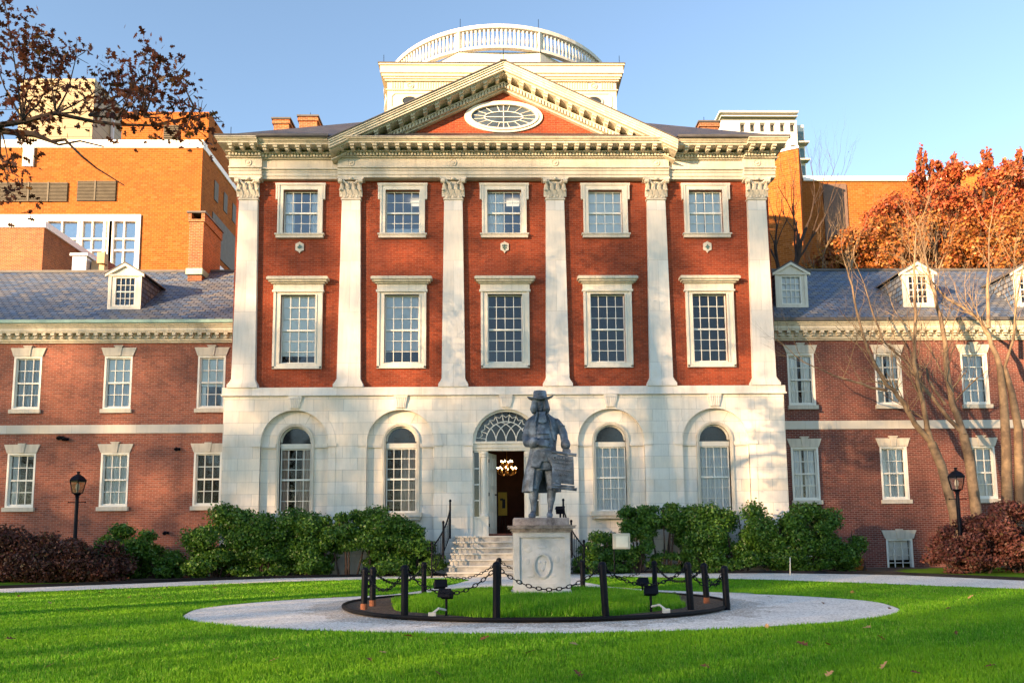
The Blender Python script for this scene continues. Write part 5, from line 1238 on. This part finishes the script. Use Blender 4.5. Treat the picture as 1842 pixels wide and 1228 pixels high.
# front edges of the coat with buttons
for P_ in ([(966,742),(963,760),(964,780),(967,800)],[(985,742),(990,760),(993,776),(997,792)]):
    m.cones([(p(a,b)[0],(-.125,-.145,-.145,-.12,-.10)[i],p(a,b)[1],.024) for i,(a,b) in enumerate(P_)],8)
for k in range(8): a=p(962.5,745+7*k); m.ell(a[0],-.185,a[1],.014,.02,.014,8,6)
# cuffs
a=q4(962,796,-.22,.1); m.cones([(a[0]-.05,-.18,a[2],.112),(a[0]-.02,-.23,a[2]-.005,.112)],14)
a=q4(1016,799,-.13,.1); m.cones([(a[0],-.11,a[2]+.03,.10),(a[0],-.14,a[2]-.02,.105)],14)
co=m.build('coat',LEADST,S); remesh(co,.014,1)
# waistcoat with long front flaps
m=MB()
m.loft([(.055,-.05,1.18,.20,.19),(.06,-.06,1.35,.225,.21),(.06,-.05,1.55,.21,.20),(.055,-.03,1.8,.2,.19),(.05,-.0,2.0,.19,.17)],24)
for dy,k in ((.0,-1),(0,1)):
    P_=([(958,812),(980,812),(974,828),(968,842),(952,840),(955,825)] if k<0 else [(981,812),(1000,812),(1002,826),(1000,840),(992,842),(985,826)])
    m.prism([p(*a) for a in P_],-.25,-.17)
for z in (1.42,1.5,1.58,1.68,1.78): m.ell(.055,-.245+.02*(z-1.42)/.36,z,.19,.03,.012,12,6)
for k in range(7): m.ell(.075+.0*k,-.27+.012*k,1.36+.09*k,.013,.018,.013,8,6)
wc=m.build('waistcoat',LEADST,S); remesh(wc,.014,1)
# cravat
m=MB(); x,z=p(975,742)
for k in range(-3,4): m.cones([(x+k*.012,-.14,z-.01,.017),(x+k*.020,-.21,z-.10,.015),(x+k*.027,-.215,z-.24+.01*abs(k),.015)],8)
m.cones([(x-.06,-.13,z+.0,.026),(x+.06,-.13,z+.0,.026)],10); cv=m.build('cravat',LEADST,S); remesh(cv,.011,1)
# hair
m=MB(); rr=random.Random(4)
for k in range(26):
    a=R(-48+276*k/25); cx,cy=HX+.135*math.cos(a),.01+.15*math.sin(a)
    m.cones([(cx*.9+HX*.1,cy*.9,HZ+.10,.05),(HX+.15*math.cos(a),.01+.16*math.sin(a),HZ-.02,.05),(HX+.165*math.cos(a),.01+.17*math.sin(a),HZ-.10+rr.uniform(-.01,.01),.055),(HX+.15*math.cos(a),.01+.15*math.sin(a),HZ-.16,.045)],8)
hr=m.build('hair',LEADST,S); remesh(hr,.013,1)
# hat
m=MB(); cz=HZ+.115
m.lathe([(.155,cz),(.15,cz+.03),(.142,cz+.15),(.132,cz+.17),(.05,cz+.178)],HX,0,24); n=48
V=[];F=[]
for lay in (0,1):
    for i,rr_ in enumerate((.12,.2,.28,.34)):
        for k in range(n):
            a=2*pi*k/n; t_=i/3; lift=(.05*math.cos(a)**2*t_**1.6+(.025 if math.cos(a)>0 else .0)*abs(math.cos(a))*t_-.045*t_*(math.sin(a)<0)*abs(math.sin(a)))
            rx=rr_*(.93 if math.cos(a)<0 else 1.0)*(.86 if t_>.5 else 1); V.append((HX+.0+rx*math.cos(a),rr_*.9*math.sin(a),cz-.01+lift+lay*.022))
for lay in (0,1):
    for i in range(3):
        for k in range(n): b=lay*4*n+i*n; F.append((b+k,b+(k+1)%n,b+n+(k+1)%n,b+n+k))
for k in range(n): F.append((3*n+k,3*n+(k+1)%n,7*n+(k+1)%n,7*n+k)); F.append((k,(k+1)%n,4*n+(k+1)%n,4*n+k))
m.add(V,F); m.lathe([(.168,cz+.01),(.17,cz+.035),(.158,cz+.035)],HX,0,24)
m.build('hat',LEADST,S,smooth=True)
# scroll
m=MB(); a=p(991,813.5);b=p(1033,819)
m.tube([(a[0],-.26,a[1]),(b[0],-.22,b[1])],.033,12); m.tube([(b[0]-.0,-.222,b[1]),(b[0]+.012,-.22,b[1]-.002)],.04,12)
c=p(989,876);d_=p(1032,880); m.tube([(c[0],-.30,c[1]),(d_[0],-.26,d_[1])],.03,12); m.tube([(c[0],-.33,c[1]+.05),(d_[0]-.03,-.29,d_[1]+.055)],.022,10); m.tube([(d_[0],-.262,d_[1]),(d_[0]+.012,-.26,d_[1]-.002)],.036,12)
tl,tr_,br,bl=p(991,817),p(1029,822),p(1029,872),p(990,868)
nx_,nz_=10,12; V=[]
for lay in (0,1):
    for j in range(nz_+1):
        for i in range(nx_+1):
            u_,v_=i/nx_,j/nz_; x=(tl[0]*(1-u_)+tr_[0]*u_)*(1-v_)+(bl[0]*(1-u_)+br[0]*u_)*v_; z=(tl[1]*(1-u_)+tr_[1]*u_)*(1-v_)+(bl[1]*(1-u_)+br[1]*u_)*v_
            V.append((x,-.285+.04*u_-.045*v_+.012*math.sin(v_*5+u_*2)+lay*.02,z))
F=[];w_=(nx_+1)*(nz_+1)
for lay in (0,1):
    for j in range(nz_):
        for i in range(nx_): b_=lay*w_+j*(nx_+1)+i; F.append((b_,b_+1,b_+nx_+2,b_+nx_+1))
for j in range(nz_):
    for i in (0,nx_): b_=j*(nx_+1)+i; F.append((b_,b_+nx_+1,b_+nx_+1+w_,b_+w_))
m.add(V,F); scr=m.build('scroll',LEADST,S,smooth=True)
def text(parent,s,x,y,z,size,mat,ry=0,ext=.006,name='lettering'):
    cu=bpy.data.curves.new(name,'FONT'); cu.body=s; cu.size=size; cu.extrude=ext; cu.align_x='CENTER'
    o=bpy.data.objects.new(name,cu); C.objects.link(o); dg=bpy.context.evaluated_depsgraph_get(); me=bpy.data.meshes.new_from_object(o.evaluated_get(dg)); bpy.data.objects.remove(o)
    me.materials.clear(); me.materials.append(mat); o=bpy.data.objects.new(name,me); C.objects.link(o); o.parent=parent; o.location=(x,y,z); o.rotation_euler=(R(90),ry,0); return o
LT=m_plain('raised_lead_letters',(.20,.22,.25),.2,.5)
mx_=(tl[0]+tr_[0])/2
text(scr,'CHARTER',mx_,-.30,tl[1]-.135,.10,LT,R(5)); text(scr,'OF PRIVILEGES',mx_,-.305,tl[1]-.215,.055,LT,R(5)); text(scr,'TO',mx_,-.31,tl[1]-.29,.05,LT,R(5)); text(scr,'PENNSYLVANIA',mx_,-.315,tl[1]-.37,.055,LT,R(5)); text(scr,'MDCCI',mx_,-.325,tl[1]-.46,.055,LT,R(5))
def spot(name,label,loc,stem=.3,sz=.14,rx=25,grp=None,junction=0,ground=True):
    t=thing(name,label,'spotlight',loc,group=grp)
    m=MB(); m.box(-sz*.75,sz*.75,-sz*.5,sz*.5,-sz*.45,sz*.45); m.box(-sz*.85,sz*.85,-sz*.6,-sz*.5,-sz*.55,sz*.55)
    h=m.build('lamp_head',IRON,t,(0,0,stem+sz*.5)); h.rotation_euler=(R(-rx),0,R(rnd.uniform(-25,25))); bv=h.modifiers.new('b','BEVEL'); bv.width=.012
    m=MB(); m.box(-sz*.65,sz*.65,-sz*.3,sz*.3,sz*.45,sz*.47); m.build('lamp_glass',m_plain('pale_lamp_glass',(.35,.4,.45),.2,.15,.6),h)
    m=MB(); m.tube([(0,0,-.05),(0,0,stem)],.022,8); m.tube([(-sz*.8,0,stem+sz*.4),(-sz*.5,0,stem),(sz*.5,0,stem),(sz*.8,0,stem+sz*.4)],.012,6); m.build('stem',IRON,t)
    if junction: m=MB(); m.box(junction*.22-.06,junction*.22+.06,-.2,-.12,-.02,.06); m.tube([(junction*.22,-.15,.04),(junction*.12,-.12,.12),(0,0,.08)],.02,6); m.build('junction_box',m_plain('pale_pvc',(.6,.58,.52),.1,.6),t)
    return t
spot('floodlight','small dark floodlight on the pedestal beside the statue\'s feet',(1.02,PY0-.02,1.735),.1,.12,60)
gs='ground spotlights around the statue'
spot('ground_spotlight','black ground spotlight near the front post left of centre, lower of the left pair',(-1.17,-13.95,.06),.27,.14,20,gs,-1)
spot('ground_spotlight','black ground spotlight behind the left front one, higher in view of the left pair',(-1.6,-9.75,.06),.17,.17,20,gs)
spot('ground_spotlight','black ground spotlight in front at the right side of the grass mound',(2.28,-13.7,.06),.27,.14,20,gs,1)
spot('ground_spotlight','black ground spotlight at the back right of the ring, behind the chains',(2.98,-9.3,.06),.17,.15,20,gs)
# ------------------------------------------------------------------ posts and chains
posts=[(-.34,-14.5,.93,'front'),(-1.84,-14.1,.88,''),(-2.75,-12.7,.80,''),(-2.72,-11.94,.78,''),(-2.05,-8.75,.77,''),(-.29,-7.7,.83,''),(1.77,-7.97,.76,''),(3.41,-8.6,.75,''),(3.68,-12.09,.80,''),(3.78,-13.02,.78,''),(3.05,-13.35,.86,''),(1.42,-14.35,.91,'')]
plab=['black chain post in front, just left of the pedestal','black chain post at front left, next to a ground spotlight','leftmost black chain post of the ring','black chain post just behind the leftmost one','black chain post at the back left, before the steps','black chain post at the back, half hidden by the post left of the pedestal','black chain post at the back just right of the pedestal','black chain post at the back right near the light box','tallest looking black chain post at right, with rusty foot','rightmost black chain post of the ring','black chain post at front right, beside the grass edge','black chain post in front, just right of the pedestal']
def postm(h):
    m=MB(); m.lathe([(.06,0),(.06,h-.06),(.066,h-.06),(.066,h-.03),(.05,h),(.02,h+.015)],0,0,16); return m
lean=[(.5,0),(0,0),(1,0),(0,0),(0,0),(0,0),(-1,0),(0,0),(-2.5,0),(-1.5,0),(-2.5,0),(-2.8,0)]
tops=[]
for i,(x,y,h,_) in enumerate(posts):
    t=thing('chain_post',plab[i],'post',(x,y,.0),group='chain posts around the statue'); t.rotation_euler=(0,R(lean[i][0]),0)
    postm(h).build('shaft',IRON,t,smooth=True)
    m=MB(); m.tube([(-.075,0,h-.09),(-.06,0,h-.05),(0,0,h-.035),(.06,0,h-.05),(.075,0,h-.09)],.012,6); m.build('chain_eye',IRON,t)
    if i in (2,3,8): m=MB(); m.lathe([(.063,.02),(.063,.16)],0,0,12); m.build('rusty_foot',m_plain('rust',(.22,.08,.04),.3,.8),t)
    tops.append(Vector((x+math.sin(R(lean[i][0]))*h,y,h-.07)))
sag=[.40,.33,.28,.32,.36,.33,.33,.34,.3,.3,.3,.36]
clab=['post left of the pedestal and the front left post','front left post and the leftmost post','two leftmost posts','left post and the back left post','back left post and the back middle post','back middle post and the post right behind the pedestal','two back right posts','back right post and the rusty footed right post','two rightmost posts','rightmost post and the front right post','front right post and the post right of the pedestal','two front posts, across the pedestal']
def link_mesh(m,c,d,up):
    n=10; P=[]
    s=d.cross(up).normalized()
    for k in range(n+1):
        a=2*pi*k/n; P.append(c+d*math.cos(a)*.052+s*math.sin(a)*.027)
    m.tube(P,.0085,5,cap=False)
for i in range(12):
    a,b=tops[i],tops[(i+1)%12]; t=thing('chain','black iron chain hanging between the '+clab[i],'chain',tuple(a),group='chains around the statue')
    L=(b-a).length; n=200; pts=[]
    for k in range(n+1): u=k/n; q=a.lerp(b,u); q=q-a; q.z-=sag[i]*4*u*(1-u); pts.append(q)
    acc=0; nxt=.05; m=MB(); j=0
    for k in range(n):
        seg=(pts[k+1]-pts[k]).length
        while acc+seg>nxt:
            c=pts[k].lerp(pts[k+1],(nxt-acc)/seg); d=(pts[k+1]-pts[k]).normalized(); sidev=d.cross(Vector((0,0,1))).normalized(); upv=sidev.cross(d)
            link_mesh(m,c,d,(sidev if j%2 else upv)); j+=1; nxt+=.083
        acc+=seg
    m.build('chain_links',IRON,t)
# ------------------------------------------------------------------ lamps, light box, stake
def lamp(label,loc,H):
    t=thing('street_lamp',label,'street lamp',loc,group='black street lamps')
    m=MB(); m.lathe([(.10,0),(.09,.5),(.06,.6),(.055,H-.95),(.05,H-.85),(.07,H-.82),(.045,H-.78)],0,0,12); m.tube([(-.27,0,H-1.0),(.27,0,H-1.0)],.014,6); m.ell(-.27,0,H-1.0,.025,.025,.025,6,5); m.ell(.27,0,H-1.0,.025,.025,.025,6,5); m.build('pole',IRON,t,smooth=True)
    m=MB(); m.lathe([(.05,H-.80),(.12,H-.74),(.17,H-.70)],0,0,6); m.lathe([(.27,H-.33),(.28,H-.28),(.18,H-.17),(.07,H-.1),(.045,H-.1),(.045,H-.04),(.075,H)],0,0,6)
    for k in range(6): a=2*pi*k/6; m.tube([(.17*math.cos(a),.17*math.sin(a),H-.71),(.26*math.cos(a),.26*math.sin(a),H-.31)],.014,5)
    m.build('lantern_frame',IRON,t)
    m=MB(); m.lathe([(.16,H-.70),(.25,H-.32)],0,0,6); m.build('lantern_glass',m_glass('lantern_glass',(.8,.8,.76),.10,.1),t)
    m=MB(); m.lathe([(.03,H-.7),(.03,H-.6),(.055,H-.58),(.06,H-.5),(.045,H-.42),(.02,H-.38)],0,0,10); m.build('bulb',m_plain('frosted_bulb',(.7,.66,.62),.05,.3),t)
lamp('black lantern street lamp rising above the dark purple shrub on the left',(-14.0,-1.9,0),3.62)
lamp('black lantern street lamp above the red brown shrub on the right, by the bare trees',(14.3,-3.0,0),3.45)
t=thing('light_box','beige box floodlight on a thin black pole in front of the right shrubs','floodlight',(3.62,-2.6,.1))
m=MB(); m.box(-.27,.27,-.08,.12,.86,1.36); o=m.build('housing',m_plain('beige_plastic',(.50,.47,.38),.06,.5),t); bv=o.modifiers.new('b','BEVEL'); bv.width=.02
m=MB(); m.box(-.19,.19,-.1,-.08,.92,1.27); m.build('lens',m_plain('pale_lens',(.68,.66,.56),.1,.25,.5),t); m=MB(); m.tube([(-.24,.02,0),(-.24,.02,1.38)],.02,6); m.build('pole',IRON,t)
m=MB(); m.tube([(0,0,0),(.02,0,.62)],.018,6); tag(m.build('marker_stake',m_plain('pale_stake',(.6,.55,.48),.1,.7),None,(8.75,-3.2,.05)),'thin pale stake standing by the path in front of the right shrub','stake')
# fallen leaves
lm=MB(); T=[(-.5,0),(-.3,-.12),(-.22,-.4),(-.02,-.16),(.12,-.46),(.22,-.14),(.5,-.2),(.6,0),(.5,.2),(.22,.14),(.12,.46),(-.02,.16),(-.22,.4),(-.3,.12)]
lm.quad(*[(a*.1,b*.1,.03*abs(b)+.02*a) for a,b in T]); lme=lm.mesh('fallen_leaf',m_plain('dry_brown_leaf',(.13,.055,.02),.4,.8)); lme2=lm.mesh('fallen_leaf',m_plain('dry_tan_leaf',(.42,.25,.12),.3,.8))
rl=random.Random(9); n=0
lp=[(490,1190),(664,1187),(1645,1211),(1560,1130),(735,1145),(157,1098),(386,1061),(258,1088),(1705,1095),(440,1080),(300,1061),(1480,1085),(1380,1128),(90,1085),(33,1073),(180,1068),(1600,1095),(1745,1075),(1720,1140),(870,1150)]+[(rl.randint(5,1835),rl.choice((1066,1075,1150,1160,1175,1200,1215))) for _ in range(26)]
cam=sc.camera
for (a,b) in lp:
    xl=(a-921)/1350; yl=-(b-614-.1145*1842)/1350; d_=cam.matrix_world.to_3x3()@Vector((xl,yl,-1)); o_=cam.matrix_world.translation; k_=(.03-o_.z)/d_.z; q_=o_+d_*k_
    o=ob('fallen_leaf',lme if rl.random()<.6 else lme2,None,(q_.x,q_.y,hgt(q_.x,q_.y)+.045)); o.rotation_euler=(rl.uniform(-.5,.5),rl.uniform(-.5,.5),rl.uniform(0,6)); s_=rl.uniform(.8,1.4); o.scale=(s_,s_,s_)
    tag(o,'dry brown fallen leaf lying on the lawn','leaf','fallen leaves on the lawn')
# ------------------------------------------------------------------ unseen garden trees added behind the viewer, crowns thinned to dapple lawn and facade
SHADE=True
if SHADE:
    P,Nn=lobes(sublobes([(0,0,0,1,1,1)],40,.36,77),7000,77,.95); base=leaf_mesh('crown',P,Nn,.030,L_SHADE,'x',1.0,78)
    tm=MB(); rnd2=random.Random(8); tm.tube([(0,0,0),(.1,0,6),(0,.1,12)],[.5,.38,.25],10); 
    for i in range(7): limbs(tm,(0,0,7+i*.8),(math.cos(i*2.2),math.sin(i*2.2),.8),4.5,.16,2,rnd2,.4,.1,5,(2,3),.7)
    tme=tm.mesh('trunk',BARK_D)
    su=Vector((sdir.x,sdir.y,0)).normalized(); pr=Vector((su.y,-su.x,0))   # along / across the sun direction
    # (across offset s of target on facade x, distance, crown bottom, crown top)
    spec=[]; D0=76; tn=math.tan(R(SUN_EL)); rs=random.Random(21)
    def place(p_,row,zs,r):      # p_: offset across the sun direction, zs: height on the facade its shadow reaches
        L=D0+row*5+rs.uniform(-1.5,1.5); x=su.x*L+pr.x*p_; y=su.y*L+pr.y*p_; top_=zs+tn*L; spec.append((x,y,2.0 if row==0 else top_*.42,top_*.72 if row==0 else top_+1.2,r))
    for row in (0,1,2):
        p_=-34+row*1.45
        while p_<26:
            zs=3.5 if p_<-18 else 9.6 if p_<-7.2 else 15.6 if p_<4.4 else 13 if p_<7 else 9.0
            if not(-13.7<p_<-12.2): place(p_,row,zs+rs.uniform(-.7,.5),rs.uniform(2.9,3.4)*(1.0 if row==0 else 1.12))
            p_+=4.3
    for p_ in np.arange(-7.0,6.5,2.6):
        L=D0+16; x=su.x*L+pr.x*p_; y=su.y*L+pr.y*p_; spec.append((x,y,tn*L+8.5,tn*L+15.3,2.6))
    for p_ in np.arange(6,20,3.0):
        L=D0+16; x=su.x*L+pr.x*p_; y=su.y*L+pr.y*p_; spec.append((x,y,tn*L+2,tn*L+8.6,2.8))
    for k in range(9): spec.append((-34+k*9,-66+((k*5)%7),1.5,19+((k*3)%5),5.2))
    for i,(x,y,z0,z1,r) in enumerate(spec):
        t=thing('shade_tree','tall leafy garden tree added out of view to the left and behind the viewer','tree',(x,y,0),i*1.3,'garden trees out of view'); 
        c=ob('crown',base,t,(0,0,(z0+z1)/2)); c.scale=(r,r,(z1-z0)/2); c.rotation_euler=(0,0,i*2.1); k=ob('trunk',tme,t); k.scale=(.3,.3,z1/20)
